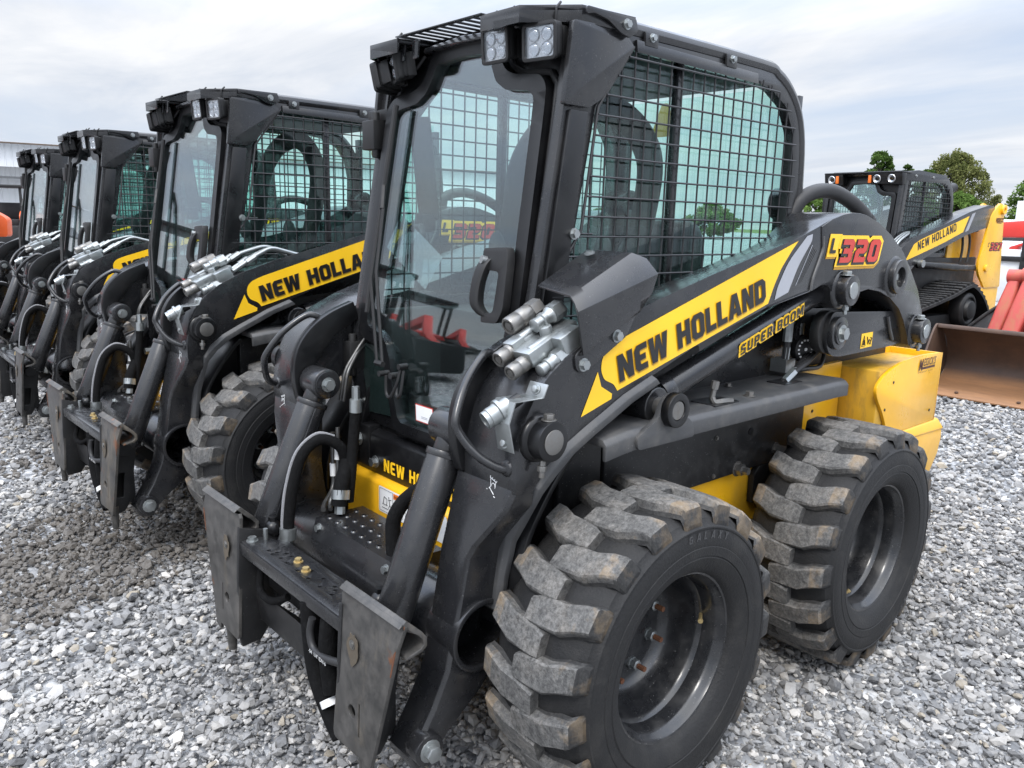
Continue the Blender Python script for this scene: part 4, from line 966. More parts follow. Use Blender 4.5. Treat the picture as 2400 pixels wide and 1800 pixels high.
def make_front(root):
    # torque tube with the perforated step box
    q = MB(); q.ring((.378, -.40, .466), (.378, .40, .466), .093, .080, 40)
    for s in (1, -1): q.ring((.378, s*.39, .466), (.378, s*.506, .466), .094, .0795, 40)
    tt = q.build('torque_tube', GREY, root, bevel=.004)
    holes = []
    for i in range(9):
        for j in range(3):
            y = -.185+i*.046+(.023 if j % 2 else 0); x = .325+j*.045
            if y < .20: holes.append(circ(x, y, .0052, 8))
    q = MB(); q.plate(rc(.285, -.215, .447, .215), 'z', .562, .5685, holes); q.hexa([(.441, -.215, .500), (.466, -.215, .510), (.466, .215, .510), (.441, .215, .500), (.441, -.215, .562), (.447, -.215, .5685), (.447, .215, .5685), (.441, .215, .562)])
    q.box(.285, .291, -.215, .215, .50, .562); q.box(.29, .442, -.215, -.209, .50, .562); q.box(.29, .442, .209, .215, .50, .562)
    for h in holes:
        cx = sum(p[0] for p in h)/8; cy = sum(p[1] for p in h)/8; q.lathe([(0, .0105), (.0035, .0075), (.0035, .0054), (0, .0054)], (cx, cy, .5684), (0, 0, 1), 10, cap=False)
    sb = q.build('step_box', GREY, root, bevel=.0)
    q = MB(); q.bolt((.452, -.185, .545), (1, 0, .1), .011, .010); q.bolt((.452, .185, .545), (1, 0, .1), .011, .010); q.build('bolt', ZINC, sb)
    # step bar between the plates
    hl = [circ(.615, -.18, .006, 8), circ(.604, -.152, .006, 8), circ(.618, -.150, .006, 8), circ(.585, -.128, .006, 8), circ(.582, -.102, .006, 8), circ(.612, -.11, .006, 8)]
    for i in range(4): hl += [circ(.612, -.07+i*.062, .006, 8), circ(.582, -.045+i*.062, .006, 8)]
    hl += [circ(.590, .160, .006, 8), circ(.610, .175, .006, 8)]
    q = MB(); q.plate(fillet([(.652, -.290), (.652, .290), (.545, .197), (.545, -.197), (.59, -.29)], .006), 'z', .513, .519, hl)
    q.hexa([(.646, -.290, .478), (.655, -.290, .480), (.655, .290, .480), (.646, .290, .478), (.646, -.290, .513), (.655, -.290, .516), (.655, .290, .516), (.646, .290, .513)])
    q.box(.545, .551, -.197, .197, .490, .513); 
    st = q.build('step_bar', GREY, root, bevel=.003)
    q = MB(); q.bolt((.587, -.054, .519), (0, 0, 1), .010, .009); q.bolt((.598, .012, .519), (0, 0, 1), .010, .009); q.build('bolt', BRASS, st)
    q = MB()
    for s in (1, -1): q.bolt((.625, s*.272, .519), (0, 0, 1), .013, .010); q.cyl((.588, s*.262, .515), (.588, s*.262, .552), .007, 10)
    q.build('bolt', ZINC, st)
    # plates
    for s in (1, -1):
        q = MB(); P = [(.300, .585), (.314, .607), (.564, .604), (.550, .53), (.464, .230), (.456, .196), (.425, .190), (.420, .212), (.286, .206)]
        mp = lambda dx: (lambda p: (.676-.035*(p[1]-.15)+dx-(.012 if p[1] > .575 else 0), s*p[0], p[1]))
        q.prism(fillet(P, [0, .0, .0, .02, .02, .01, 0, 0, .02]), mp(-.010), mp(0), [circ(.372, .315, .0165, 16), rc(.402, .262, .408, .350)])
        pl = q.build('mount_plate', WORN, root, bevel=.0018)
        q = MB(); c = mp(.0)((.372, .486)); q.cyl(c, (c[0]+.003, c[1], c[2]), .012, 14); q.cyl((c[0]+.002, c[1], c[2]), (c[0]+.005, c[1], c[2]), .008, 10); q.build('rivet', STEEL, pl)
        g_ = random.Random(5 if s > 0 else 9)
        blob = [(.372+(.020+g_.uniform(-.004, .009))*math.cos(t), .478+(.034+g_.uniform(-.006, .016))*math.sin(t)) for t in np.linspace(0, 2*math.pi, 22)[:-1]]
        q = MB(); q.prism(fillet(blob, .004, 2), mp(.0004), mp(.0016), [circ(.372, .486, .0125, 12)]); q.build('mud_splash', MUD, pl)
        q = MB()
        for a, b_ in ((.50, .545), (.552, .5635)) if s > 0 else ((.52, .563), (.33, .35)): q.prism(rc(a, .600, b_, .6068), mp(-.0008), mp(.0012))
        q.prism(fillet([(.552, .55), (.5495, .535), (.535, .478), (.5315, .480), (.544, .54)], .002, 2), mp(-.0008), mp(.0012)); q.build('rust_streak', RUST, pl)
        # folded top edge and boxed cheeks behind
        q = MB(); fold = [(.662, .604), (.652, .613), (.612, .574), (.598, .558), (.596, .546), (.604, .538), (.640, .530), (.642, .523), (.600, .529), (.587, .540), (.587, .561), (.602, .580), (.642, .618)]
        q.plate(fold, 'y', s*.435-.127, s*.435+.127)
        q.build('top_fold', WORN, pl, bevel=.0015)
        q = MB(); ck = [(.655, .56), (.575, .535), (.535, .50), (.535, .455), (.560, .30), (.575, .22), (.60, .185), (.660, .180), (.668, .23), (.664, .40)]
        win = [(.632, .36), (.600, .36), (.612, .255), (.645, .255)]
        q.plate(ck, 'y', s*.300-.008, s*.300+.008); 
        ck2 = [(.652, .50), (.545, .50), (.548, .455), (.572, .30), (.590, .22), (.610, .190), (.662, .185), (.660, .40)]
        q.plate(ck2, 'y', s*.395-.008, s*.395+.008, [win]); q.box(.56, .585, min(s*.30, s*.395), max(s*.30, s*.395), .22, .36)
        q.cyl((.60, s*.29, .47), (.60, s*.43, .47), .030, 18)
        q.build('mount_cheek', DEEP, root, bevel=.003)
        q = MB(); q.cyl((.650, s*.398, .125), (.650, s*.398, .22), .013, 12, .018); q.build('lock_pin', WORN, pl)
    q = MB(); q.hexa([(.545, -.30, .215), (.60, -.30, .25), (.60, .30, .25), (.545, .30, .215), (.560, -.30, .30), (.612, -.30, .362), (.612, .30, .362), (.560, .30, .36)])
    q.box(.55, .57, -.30, .30, .35, .47); q.build('cross_member', DEEP, root, bevel=.005)
    # hoses
    q = MB(); q.tube(spl([(.515, -.265, .500), (.51, -.268, .56), (.49, -.275, .66), (.455, -.275, .755), (.40, -.262, .795), (.345, -.24, .765), (.325, -.245, .69), (.315, -.255, .60)], 6), .017, 12)
    a = q.build('sleeved_hose', HOSE, root)
    q = MB(); q.tube(spl([(.53, -.272, .515), (.526, -.277, .57), (.507, -.287, .66), (.47, -.287, .76), (.41, -.272, .812), (.36, -.252, .80)], 6), .0055, 8); q.build('braid', BRAID, a)
    q = MB(); q.ring((.517, -.265, .500), (.514, -.266, .535), .0255, .01, 20); q.cyl((.52, -.262, .475), (.517, -.265, .50), .016, 6); q.cyl((.521, -.26, .46), (.52, -.262, .478), .020, 6); q.build('hose_end', ZINC, a)
    q = MB(); q.tube(spl([(.300, -.222, .905), (.305, -.222, .84), (.318, -.215, .76), (.33, -.205, .70), (.345, -.20, .60)], 5), .017, 12); q.tube(spl([(.33, -.225, .72), (.37, -.195, .66), (.385, -.185, .60)], 5), .023, 12)
    a = q.build('sleeved_hose', HOSE, root)
    q = MB(); q.cyl((.300, -.222, .955), (.300, -.222, .915), .012, 6); q.ring((.300, -.222, .915), (.301, -.222, .875), .019, .01, 18); q.ring((.372, -.196, .645), (.378, -.19, .618), .0285, .01, 20); q.cyl((.378, -.19, .62), (.385, -.182, .575), .016, 6); q.build('hose_end', ZINC, a)
    q = MB(); q.tube(fillet([(.34, -.30, .80), (.345, -.288, .62), (.40, -.25, .59), (.42, -.22, .585)], .03, 4, False), .008, 10); q.tube(fillet([(.335, -.275, .82), (.345, -.262, .66), (.39, -.235, .592), (.40, -.21, .585)], .03, 4, False), .007, 10)
    for dy in (0, .035): q.tube(fillet([(.05+dy*.3, -.405, 1.16-dy*1.1), (.18+dy*.2, -.385, 1.06-dy*.5), (.25, -.375+dy*.5, .975), (.27, -.37+dy*.5, .88)], .03, 4, False), .0065, 10)
    p_ = q.build('steel_pipe', PIPE, root)
    q = MB(); q.cyl((.342, -.296, .70), (.344, -.29, .66), .011, 10); q.cyl((.34, -.268, .76), (.343, -.265, .72), .010, 10); q.build('pipe_tag', DWHT, p_)
    q = MB(); q.tube(spl([(.35, .215, .74), (.345, .185, .745), (.37, .150, .71), (.395, .135, .66), (.405, .145, .60), (.415, .165, .54), (.435, .180, .50)], 6), .021, 12)
    a = q.build('sleeved_hose', HOSE, root)
    q = MB(); q.ring((.437, .182, .50), (.450, .190, .465), .020, .01, 18); q.cyl((.45, .190, .465), (.460, .196, .435), .017, 6); q.cyl((.46, .196, .435), (.465, .2, .41), .02, 6); q.build('hose_end', ZINC, a)
    q = MB(); q.tube(spl([(.635, .105, .48), (.64, .12, .40), (.645, .155, .30), (.64, .21, .22), (.635, .26, .17)], 5), .026, 12); q.tube(spl([(.63, .20, .47), (.64, .205, .38), (.64, .225, .28)], 5), .024, 12); q.tube(spl([(.60, -.27, .44), (.625, -.23, .38), (.62, -.16, .37), (.60, -.10, .40)], 6), .011, 10)
    a = q.build('sleeved_hose', HOSE, root)
    q = MB(); q.tube(spl([(.655, .155, .46), (.66, .15, .42), (.662, .17, .385), (.662, .22, .382), (.655, .30, .40)], 6), .010, 10); b_ = q.build('hose_loop', HGREY, a)
    typed('lettering', '-04  1/4" IDN 6', (.673, .165, .378), (0, 1, 0), (0, 0, 1), .011, DWHT, a, lift=.0005, ws=.9)
    q = MB(); q.ring((.640, .21, .255), (.640, .222, .240), .0275, .02, 18); q.build('hose_clip', DWHT, a)

def coupler(mb_l, o, d, k=1.0, kind=0):
    """quick coupler: hex body, collar and face ring"""
    o, d = Vector(o), Vector(d).normalized()
    prof = [(0, .017), (.018, .017)] if kind == 0 else [(0, .020), (.03, .020)]
    mb_l.cyl(o, o+d*.030*k, .021*k, 6)
    P = [(.028, .017), (.034, .020), (.060, .020), (.062, .0185), (.066, .0185), (.068, .020), (.092, .020), (.095, .018), (.095, .014), (.091, .014), (.091, .010), (.094, .009), (.094, 0)] if kind == 0 else \
        [(.028, .018), (.034, .019), (.04, .015), (.050, .0145), (.052, .0165), (.060, .0165), (.062, .013), (.070, .0125), (.072, .0145), (.082, .0145), (.084, .012), (.084, 0)]
    mb_l.lathe([(a*k, r*k) for a, r in P], o, d, 20, cap=False)
def make_couplers(root):
    d = Vector((.915, .03, -.40)).normalized()
    q = MB(); up = Vector((.5, 0, .86))
    q.obox((.235, .545, 1.187), d*.085, (0, .030, 0), up*.020); q.obox((.255, .500, 1.196), d*.065, (0, .018, 0), up*.017); q.obox((.205, .590, 1.186), d*.035, (0, .018, 0), up*.036)
    q.cyl((.20, .50, 1.222), Vector((.20, .50, 1.222))+d*.09, .019, 16); q.cyl((.22, .552, 1.20), Vector((.22, .552, 1.20))+d*.085, .017, 16); q.cyl((.235, .545, 1.20), (.245, .545, 1.226), .016, 14)
    blk = q.build('coupler_block', ZINC, root, bevel=.004)
    for o, k, kind in (((.262, .500, 1.186), 1.0, 0), ((.275, .552, 1.162), .95, 0), ((.225, .590, 1.165), 1.0, 1), ((.195, .47, 1.262), 1.15, 0), ((.175, .525, 1.262), 1.15, 1)):
        m = MB(); coupler(m, o, d, k, kind); m.build('coupler', STEEL if kind == 0 else ZINC, blk)
    # electric plug on its bent bracket
    q = MB(); n = Vector((.93, 0, .36))
    def Q(y, s, h): return Vector((.372, y+.022, 1.012))+Vector((-.42, 0, .91))*s*.92+n*h
    q.hexa([Q(.570, .085, .0), Q(.628, .085, .0), Q(.628, .120, .0), Q(.570, .120, .0), Q(.570, .085, .004), Q(.628, .085, .004), Q(.628, .120, .004), Q(.570, .120, .004)])
    q.hexa([Q(.53, .055, .045), Q(.60, .055, .048), Q(.628, .083, .004), Q(.570, .083, .004), Q(.53, .055, .049), Q(.60, .055, .052), Q(.628, .087, .004), Q(.570, .087, .004)])
    q.hexa([Q(.53, .0, .04), Q(.60, .0, .045), Q(.60, .055, .048), Q(.53, .055, .045), Q(.53, .0, .044), Q(.60, .0, .049), Q(.60, .055, .052), Q(.53, .055, .049)])
    q.hexa([Q(.545, -.062, .0), Q(.60, -.062, .0), Q(.60, .0, .045), Q(.545, .0, .04), Q(.545, -.062, .004), Q(.60, -.062, .004), Q(.60, .0, .049), Q(.545, .0, .044)])
    q.bolt(Q(.600, .102, .004), n, .009, .008); q.bolt(Q(.57, -.045, .01), n, .009, .008)
    br = q.build('plug_bracket', ZINC, root, bevel=.0012)
    q = MB(); c = Q(.560, .030, .046); dd = Vector((.86, -.22, -.46)).normalized(); q.lathe([(-.02, .022), (.0, .022), (.002, .029), (.010, .029), (.012, .024), (.018, .0225), (.034, .0225), (.036, .0205), (.046, .0205), (.046, .016), (.026, .015)], c, dd, 24, cap=False); q.cyl(c, c+dd*.028, .016, 16); q.build('plug', ZINC, br)
    q = MB(); q.cyl(c-dd*.0, c-dd*.05, .014, 12); q.build('cable', MATTE, br)
    # inner hose run hidden by nothing on the bare machines
def make_pipes(root):
    q = MB()
    for i, (y, dz) in enumerate(((.475, .01), (.505, .02), (.545, 0), (.575, .012))):
        q.tube(fillet([(.22-.02*i, y, 1.200+dz), (.12-.02*i, y, 1.262+dz), (-.02, y-.01, 1.305+dz*.5), (-.09-.03*i, y-.01, 1.300-.01*i), (-.14-.03*i, y-.01, 1.27)], .03, 4, False), .0095, 10)
        q.cyl((.16-.02*i, y, 1.238+dz), (.12-.02*i, y, 1.262+dz), .014, 6)
    return q.build('coupler_pipe', ZINC, root)
def make_shroud(root):
    """bent cover over the couplers"""
    sec0 = [(.636, 0), (.636, .065), (.628, .098), (.600, .118), (.45, .128)]
    bot = lambda t: (.205+(-.215)*t, 1.178+(.080)*t)
    rings = []
    for t, dx, dz in ((0, 0, 0), (.05, 0, 0), (.97, 0, 0), (1.0, 0, 0)):
        rings.append((t, dx, dz))
    q = MB(); front, back = [], []
    F = [(.205, .636, 1.165), (.222, .637, 1.232), (.226, .634, 1.266), (.224, .618, 1.286), (.215, .595, 1.300), (.190, .46, 1.312)]
    Bk = [(.012, .636, 1.255), (-.030, .637, 1.300), (-.050, .636, 1.345), (-.030, .612, 1.382), (.0, .590, 1.395), (.020, .46, 1.398)]
    def lerp(a, b, t): return tuple(x+(y-x)*t for x, y in zip(a, b))
    for t in np.linspace(0, 1, 7):
        r = [lerp(a, b, t) for a, b in zip(F, Bk)]
        inn = [(x, y-.005 if i < 3 else y, z-(.0 if i < 2 else .005)) for i, (x, y, z) in enumerate(r)]
        rings.append(None); front.append(r+inn[::-1])
    q.loft(front)
    fl = [(.222, .636-.019, 1.150), (.175, .636-.019, 1.118), (-.0, .636-.019, 1.215), (.012, .636-.019, 1.262), (.205, .636-.019, 1.172)]
    q.plate(fillet([(.218, 1.160), (.212, 1.128), (.185, 1.118), (.040, 1.196), (.0, 1.262), (.205, 1.174)], .012), 'y', YB+.002, YB+.007)
    q.hexa([(.205, YB+.002, 1.160), (.205, .636, 1.165), (.012, .636, 1.255), (.012, YB+.002, 1.25), (.205, YB+.002, 1.166), (.205, .636, 1.172), (.012, .636, 1.262), (.012, YB+.002, 1.256)])
    s = q.build('coupler_cover', GREY, root, bevel=.002)
    q = MB(); q.bolt((.190, YB+.007, 1.140), (0, 1, 0), .012, .010); q.bolt((.078, YB+.007, 1.199), (0, 1, 0), .012, .010); q.bolt((.055, .50, 1.388), (.3, 0, .9), .010, .003); q.build('bolt', ZINC, s)
    return s

def make_loader(label, group):
    root = thing('skid_steer_loader', label, 'skid steer', (0, 0, 0), 0, group)
    make_body(root); make_cab(root); make_front(root)
    for s in (1, -1): make_boom(root, s); make_cyls(root, s)
    make_couplers(root)
    pr = wheel_protos(root)
    for x in (0, -1.103):
        for s in (1, -1): add_wheel(root, pr, x, s, (0.0 if s > 0 else 1.9) if x == 0 else (-2.1 if s > 0 else .7))
    ty, ri, nuts, vo, sl_ = pr
    for o in [ty, ri, vo, sl_]+[n[0] for n in nuts]+[n[1] for n in nuts]: bpy.data.objects.remove(o)
    return root

CP = (1.519652, 1.870869, 1.463730)
CF = (-0.650608, -0.732190, -0.201510)
CR = (-0.750673, 0.660209, 0.024789)
CU = (-0.114888, -0.167396, 0.979173)
CL = 27.88614
EXPO = 0.0
# ------------------------------------------------------------------ the row of loaders
GRP = 'black and yellow skid steers parked in a row'
L1 = make_loader('nearest big skid steer loader with a bent cover over its hose couplers', GRP)
pipes = make_pipes(L1)
poses = [((.013, -2.043, .012), .023, 'second skid steer in the row, just behind the nearest, with bare hose couplers'),
         ((-.061, -4.218, -.01), -.003, 'third skid steer in the row, between the second loader and the farthest one'),
         ((-.207, -6.415, -.01), .037, 'farthest small skid steer at the far end of the row, before the pale shed')]
for loc, rz, lab in poses:
    o = copy_tree(L1); o.location = loc; o.rotation_euler = (0, 0, rz); o['label'] = lab
    if 'second' in lab[:8]:
        for c in [k for k in kids(o) if k.name.startswith('mount_plate')]:
            for d in [c]+kids(c):
                if d.data and d.data.materials and d.data.materials[0] == WORN: d.material_slots[0].link = 'OBJECT'; d.material_slots[0].material = WORNR
bpy.data.objects.remove(pipes)
make_shroud(L1)

# ------------------------------------------------------------------ compact track loader
def make_ctl():
    root = thing('track_loader', 'yellow and black tracked loader with round headlights behind the curved yellow box', 'track loader', (-7.2, -2.22, .03), -.083)
    q = MB(); q.box(-1.75, .15, -.45, .45, .30, 1.15); q.build('chassis', DEEP, root, bevel=.02)
    for s in (1, -1):
        # track: rounded trapezoid belt with grouser bars
        path = spl([(.48, .62), (.58, .45), (.55, .22), (.40, .10), (.1, .07), (-.9, .07), (-1.25, .12), (-1.40, .28), (-1.36, .48), (-1.15, .72), (-.90, .86), (-.74, .87), (-.40, .78), (.15, .68)], 5, True)
        q = MB(); n = len(path); P = [np.array(p) for p in path]; V = []; F = []
        for i in range(n):
            t = P[(i+1) % n]-P[i-1]; t /= np.linalg.norm(t); nr = np.array((t[1], -t[0])); nr = nr if (nr@(P[i]-np.array((-.4, .45)))) > 0 else -nr
            for y, d in ((.46, -.03), (.46, 0), (.86, 0), (.86, -.03)): V.append((P[i][0]+nr[0]*d, s*y, P[i][1]+nr[1]*d))
        for i in range(n):
            j = (i+1) % n
            for k in range(4): F.append((i*4+k, i*4+(k+1) % 4, j*4+(k+1) % 4, j*4+k))
        q.add(V, F)
        acc = 0; 
        for i in range(n):
            a, b = P[i], P[(i+1) % n]; L_ = np.linalg.norm(b-a); t = (b-a)/L_; nr = np.array((t[1], -t[0])); nr = nr if (nr@(a-np.array((-.4, .45)))) > 0 else -nr
            acc += L_
            while acc > .085:
                acc -= .085; c = b-t*acc
                for k in range(4):
                    y = .52+.095*k
                    q.obox((c[0]+nr[0]*.012, s*y, c[1]+nr[1]*.012), (t[0]*.017, 0, t[1]*.017), (0, .044, 0), (nr[0]*.014, 0, nr[1]*.014))
        q.build('track', RUB2, root, bevel=.0)
        q = MB(); q.lathe([(-.02, .20), (.10, .19), (.12, .16), (.12, .14), (.10, .13), (.10, .11), (.14, .10), (.14, 0)], (-.84, s*.72, .60), (0, s, 0), 28)
        for x in (-1.1, -.75, -.4, -.05, .3): q.lathe([(0, .13), (.08, .13), (.10, .09), (.10, 0)], (x, s*.72, .24), (0, s, 0), 20)
        q.box(-1.1, .4, min(s*.55, s*.72), max(s*.55, s*.72), .25, .55); q.build('track_wheel', MATTE, root, bevel=.004)
        # boom arm
        def M(m): return m if s > 0 else m.mirror()
        q = MB(); arm = [(.42, .90), (.46, 1.02), (.40, 1.16), (.28, 1.27), (.10, 1.36), (-.50, 1.50), (-1.10, 1.66), (-1.55, 1.745), (-1.70, 1.72), (-1.72, 1.60), (-1.60, 1.50), (-1.10, 1.41), (-.60, 1.27), (-.30, 1.19), (.0, 1.08), (.20, .92), (.26, .6), (.34, .3), (.52, .22), (.58, .30), (.48, .6)]
        q.plate(fillet(arm, .03), 'y', .43, .60); b = M(q).build('boom_arm', GREY, root, bevel=.006)
        q = MB(); q.cyl((-.10, .60, 1.10), (-.10, .645, 1.10), .04, 20); M(q).build('pin', ZINC, b)
        q = MB(); q.cyl((-.16, .56, 1.09), (-1.02, .56, 1.045), .042, 20); q.cyl((-1.0, .56, 1.045), (-1.6, .56, 1.03), .034, 16); M(q).build('lift_cylinder', BLACK, root)
        # rear tower
        q = MB(); tw = [(-1.72, 1.73), (-1.80, 1.775), (-1.87, 1.755), (-1.91, 1.70), (-2.07, .80), (-1.66, .80), (-1.60, .86), (-1.50, .94), (-1.44, 1.02), (-1.435, 1.10), (-1.60, 1.62), (-1.64, 1.67)]
        q.plate(fillet(tw, .03), 'y', .585, .612); q.box(-2.06, -1.55, .40, .60, .30, .795); q.box(-1.5, -1.02, .40, .44, .80, 1.45); q.plate(fillet(tw, .03), 'y', .40, .43)
        t = M(q).build('rear_tower', YEL, root, bevel=.006)
        q = MB(); q.ring((-1.865, .60, 1.70), (-1.865, .64, 1.70), .055, .025, 24); q.cyl((-1.62, .60, 1.03), (-1.62, .635, 1.03), .04, 20); M(q).build('pin_boss', YEL, t, bevel=.003)
        if s > 0:
            O, u, v = (0, .60, 0), (-1, 0, 0), (0, 0, 1)
            sheet('stripe_decal', [(-x, z) for x, z in [(.20, 1.13), (.06, 1.30), (-.06, 1.345), (-1.08, 1.61), (-.98, 1.435), (-.60, 1.325), (-.28, 1.245)]], O, u, v, DYEL, b)
            sheet('stripe_decal', [(-x, z) for x, z in [(-1.14, 1.635), (-1.22, 1.655), (-1.10, 1.455), (-1.02, 1.435)]], O, u, v, DGREY, b)
            lettering('lettering', 'NEW HOLLAND', (-.03, .60, 1.235), (-.966, 0, .26), (.26, 0, .966), .088, DBLK, b, gap=.16, ws=1.02, lift=.003)
            lettering('emblem', '327', (-1.665, .612, 1.235), u, v, .085, DBLK, t, gap=.2, ws=1.45, shear=.25, grow=.10, lift=.002); lettering('emblem', '327', (-1.665, .612, 1.235), u, v, .085, DRED, t, gap=.2, ws=1.45, shear=.25, lift=.004)
            lettering('emblem', 'C', (-1.605, .612, 1.275), u, v, .048, DBLK, t, ws=1.0, shear=.25, lift=.002)
            typed('lettering', "MESSICK'S", (-1.72, .612, 1.56), u, v, .045, RUST, t, shear=.2, ws=.7, bold=.003); sheet('dealer_decal', rc(.03, -.016, .16, -.006), (-1.72, .612, 1.56), u, v, RUST, t)
    # cab
    def fm(dx): return lambda p: (.085+.10*(2.0-p[1])-.03+dx, p[0], p[1])
    side = [(.20, .95), (.10, 1.93), (.06, 2.03), (-.20, 2.06), (-.70, 2.04), (-.88, 2.0), (-.99, 1.90), (-1.05, 1.74), (-1.06, 1.1), (-1.0, .95)]
    win = [(.02, 1.30), (-.02, 1.70), (-.08, 1.94), (-.68, 1.95), (-.84, 1.92), (-.94, 1.84), (-.985, 1.70), (-.98, 1.25), (-.95, 1.20), (0, 1.20)]
    q = MB()
    for a, b_ in ((.39, .425), (-.425, -.39)): q.plate(fillet(side, .02), 'y', a, b_, [fillet(win, .015)])
    q.box(-.90, .06, -.39, .39, 2.0, 2.045); q.box(-1.06, -1.03, -.39, .39, .95, 1.35)
    q.box(-.45, -.42, .375, .392, 1.2, 1.96)
    cab = q.build('cab_frame', GREY, root, bevel=.006)
    D2 = both([(0, 1.95), (.15, 1.94), (.19, 1.86), (.24, 1.83), (.36, 1.82), (.375, 1.78), (.37, 1.1), (0, 1.0)]); P2 = both([(0, 1.915), (.125, 1.905), (.165, 1.825), (.22, 1.79), (.32, 1.785), (.33, 1.76), (.325, 1.12), (0, 1.05)])
    q = MB(); q.prism(both([(0, 2.0), (.425, 2.0), (.425, .95), (0, .95)]), fm(-.03), fm(0), [[(y*.93, 1.3+(z-1.3)*.97) for y, z in D2]]); q.build('front_frame', BLACK, cab, bevel=.004)
    q = MB(); q.prism(fillet(D2, .02), fm(.006), fm(.032), [fillet(P2, .012)]); d = q.build('door', BLACK, root, bevel=.006)
    q = MB(); q.prism([(y*1.01, z) for y, z in P2], fm(.016), fm(.020)); q.build('door_glass', GLD, d)
    q = MB(); q.box(.06, .10, -.47, -.40, 1.60, 1.78); q.box(.09, .12, -.36, -.345, 1.3, 1.78); q.build('door_hinge', MATTE, d, bevel=.004)
    q = MB(); q.box(-.04, .165, -.44, .44, 2.018, 2.034); q.hexa([(.06, -.44, 1.90), (.135, -.44, 1.90), (.135, -.22, 1.90), (.06, -.22, 1.90), (.06, -.44, 2.018), (.160, -.44, 2.018), (.160, -.22, 2.018), (.06, -.22, 2.018)])
    q.hexa([(.06, .06, 1.93), (.135, .10, 1.91), (.135, .44, 1.90), (.06, .44, 1.90), (.06, .06, 2.018), (.160, .06, 2.018), (.160, .44, 2.018), (.06, .44, 2.018)])
    vis = q.build('roof_visor', BLACK, root, bevel=.006)
    for y in (.17, .33, -.35):
        q = MB(); q.lathe([(0, .040), (.008, .043), (.012, .038), (.008, .034), (-.005, .02), (-.01, 0)], (.148, y, 1.962), (1, 0, -.15), 20, cap=False); l = q.build('headlight', REFL, vis)
        q = MB(); q.lathe([(.010, .036), (.014, .02), (.015, 0)], (.148, y, 1.962), (1, 0, -.15), 18, cap=False); q.build('lens', LENS, l)
    for y in (.09, -.285): q = MB(); q.box(.140, .158, y-.016, y+.016, 1.920, 2.0); q.build('marker_lamp', DORG, vis, bevel=.003)
    for s in (1, -1):
        q = MB()
        for k in range(18):
            x = -.96+.054*k; z1 = 1.95 if x > -.8 else 1.95-(x+.8)**2*5
            q.tube([(x, s*.43, 1.2), (x, s*.43, z1)], .0035, 5)
        for k in range(14): z = 1.22+.052*k; q.tube([(-.985 if z < 1.75 else -.985+(z-1.75)*.6, s*.433, z), (.02-.12*max(0, z-1.4), s*.433, z)], .0035, 5)
        q.build('side_screen', MESHM, root)
        q = MB(); q.box(-1.0, .03, s*.382-.002, s*.382+.002, 1.18, 1.96); q.build('side_window', GLS, root)
        q = MB()
        for x in (-.15, -.52): q.bolt((x, s*.426, 2.0), (0, s, 0), .011, .01)
        q.bolt((.06, s*.40, 1.80), (1, 0, 0), .011, .01); q.build('bolt', ZINC, cab)
    q = MB(); q.box(-.75, -.3, -.22, .22, 1.1, 1.22); q.loft([[(-.72, -.2, 1.2), (-.72, .2, 1.2), (-.82, .2, 1.2), (-.82, -.2, 1.2)], [(-.84, -.2, 1.6), (-.84, .2, 1.6), (-.92, .2, 1.6), (-.92, -.2, 1.6)], [(-.88, -.13, 1.82), (-.88, .13, 1.82), (-.94, .13, 1.82), (-.94, -.13, 1.82)]])
    q.box(-.7, -.3, .25, .36, 1.1, 1.28); q.box(-.7, -.3, -.36, -.25, 1.1, 1.28); q.build('seat', SEATM, root, bevel=.02)
    q = MB(); q.tube(spl([(-1.12, .30, 1.1), (-1.12, .30, 1.55), (-1.13, .30, 1.80), (-1.18, .30, 1.90), (-1.26, .30, 1.93)], 5), .055, 14); q.build('exhaust_pipe', MATTE, root)
    q = MB()
    for k in range(3): q.tube(spl([(.34, .47+.03*k, 1.22), (.22, .47+.03*k, 1.33), (.05, .46+.03*k, 1.40), (-.1, .45, 1.42)], 4), .011, 8)
    q.box(.24, .36, .46, .56, 1.19, 1.25); q.build('coupler_pipe', ZINC, root)
    q = MB(); q.tube(spl([(-1.12, .50, 1.42), (-1.2, .50, 1.40), (-1.24, .5, 1.25), (-1.22, .5, 1.10)], 4), .014, 8); q.tube(spl([(-1.2, .54, 1.42), (-1.28, .54, 1.40), (-1.32, .54, 1.25), (-1.30, .54, 1.10)], 4), .014, 8); q.tube([(-1.0, .52, 1.44), (-1.5, .52, 1.46)], .02, 8); q.build('hydraulic_hose', HGREY, root)
    q = MB(); q.box(.50, .56, -.55, .55, .20, .62); q.box(.30, .56, -.2, .2, .42, .50); q.build('mount_plate', WORN, root, bevel=.01)
    return root
RUB2 = paint('track_rubber', (.014, .014, .0145), .6, dirt=(.07, .068, .064), dirt_amt=.5, dirt_scale=10, bump=.4)
make_ctl()

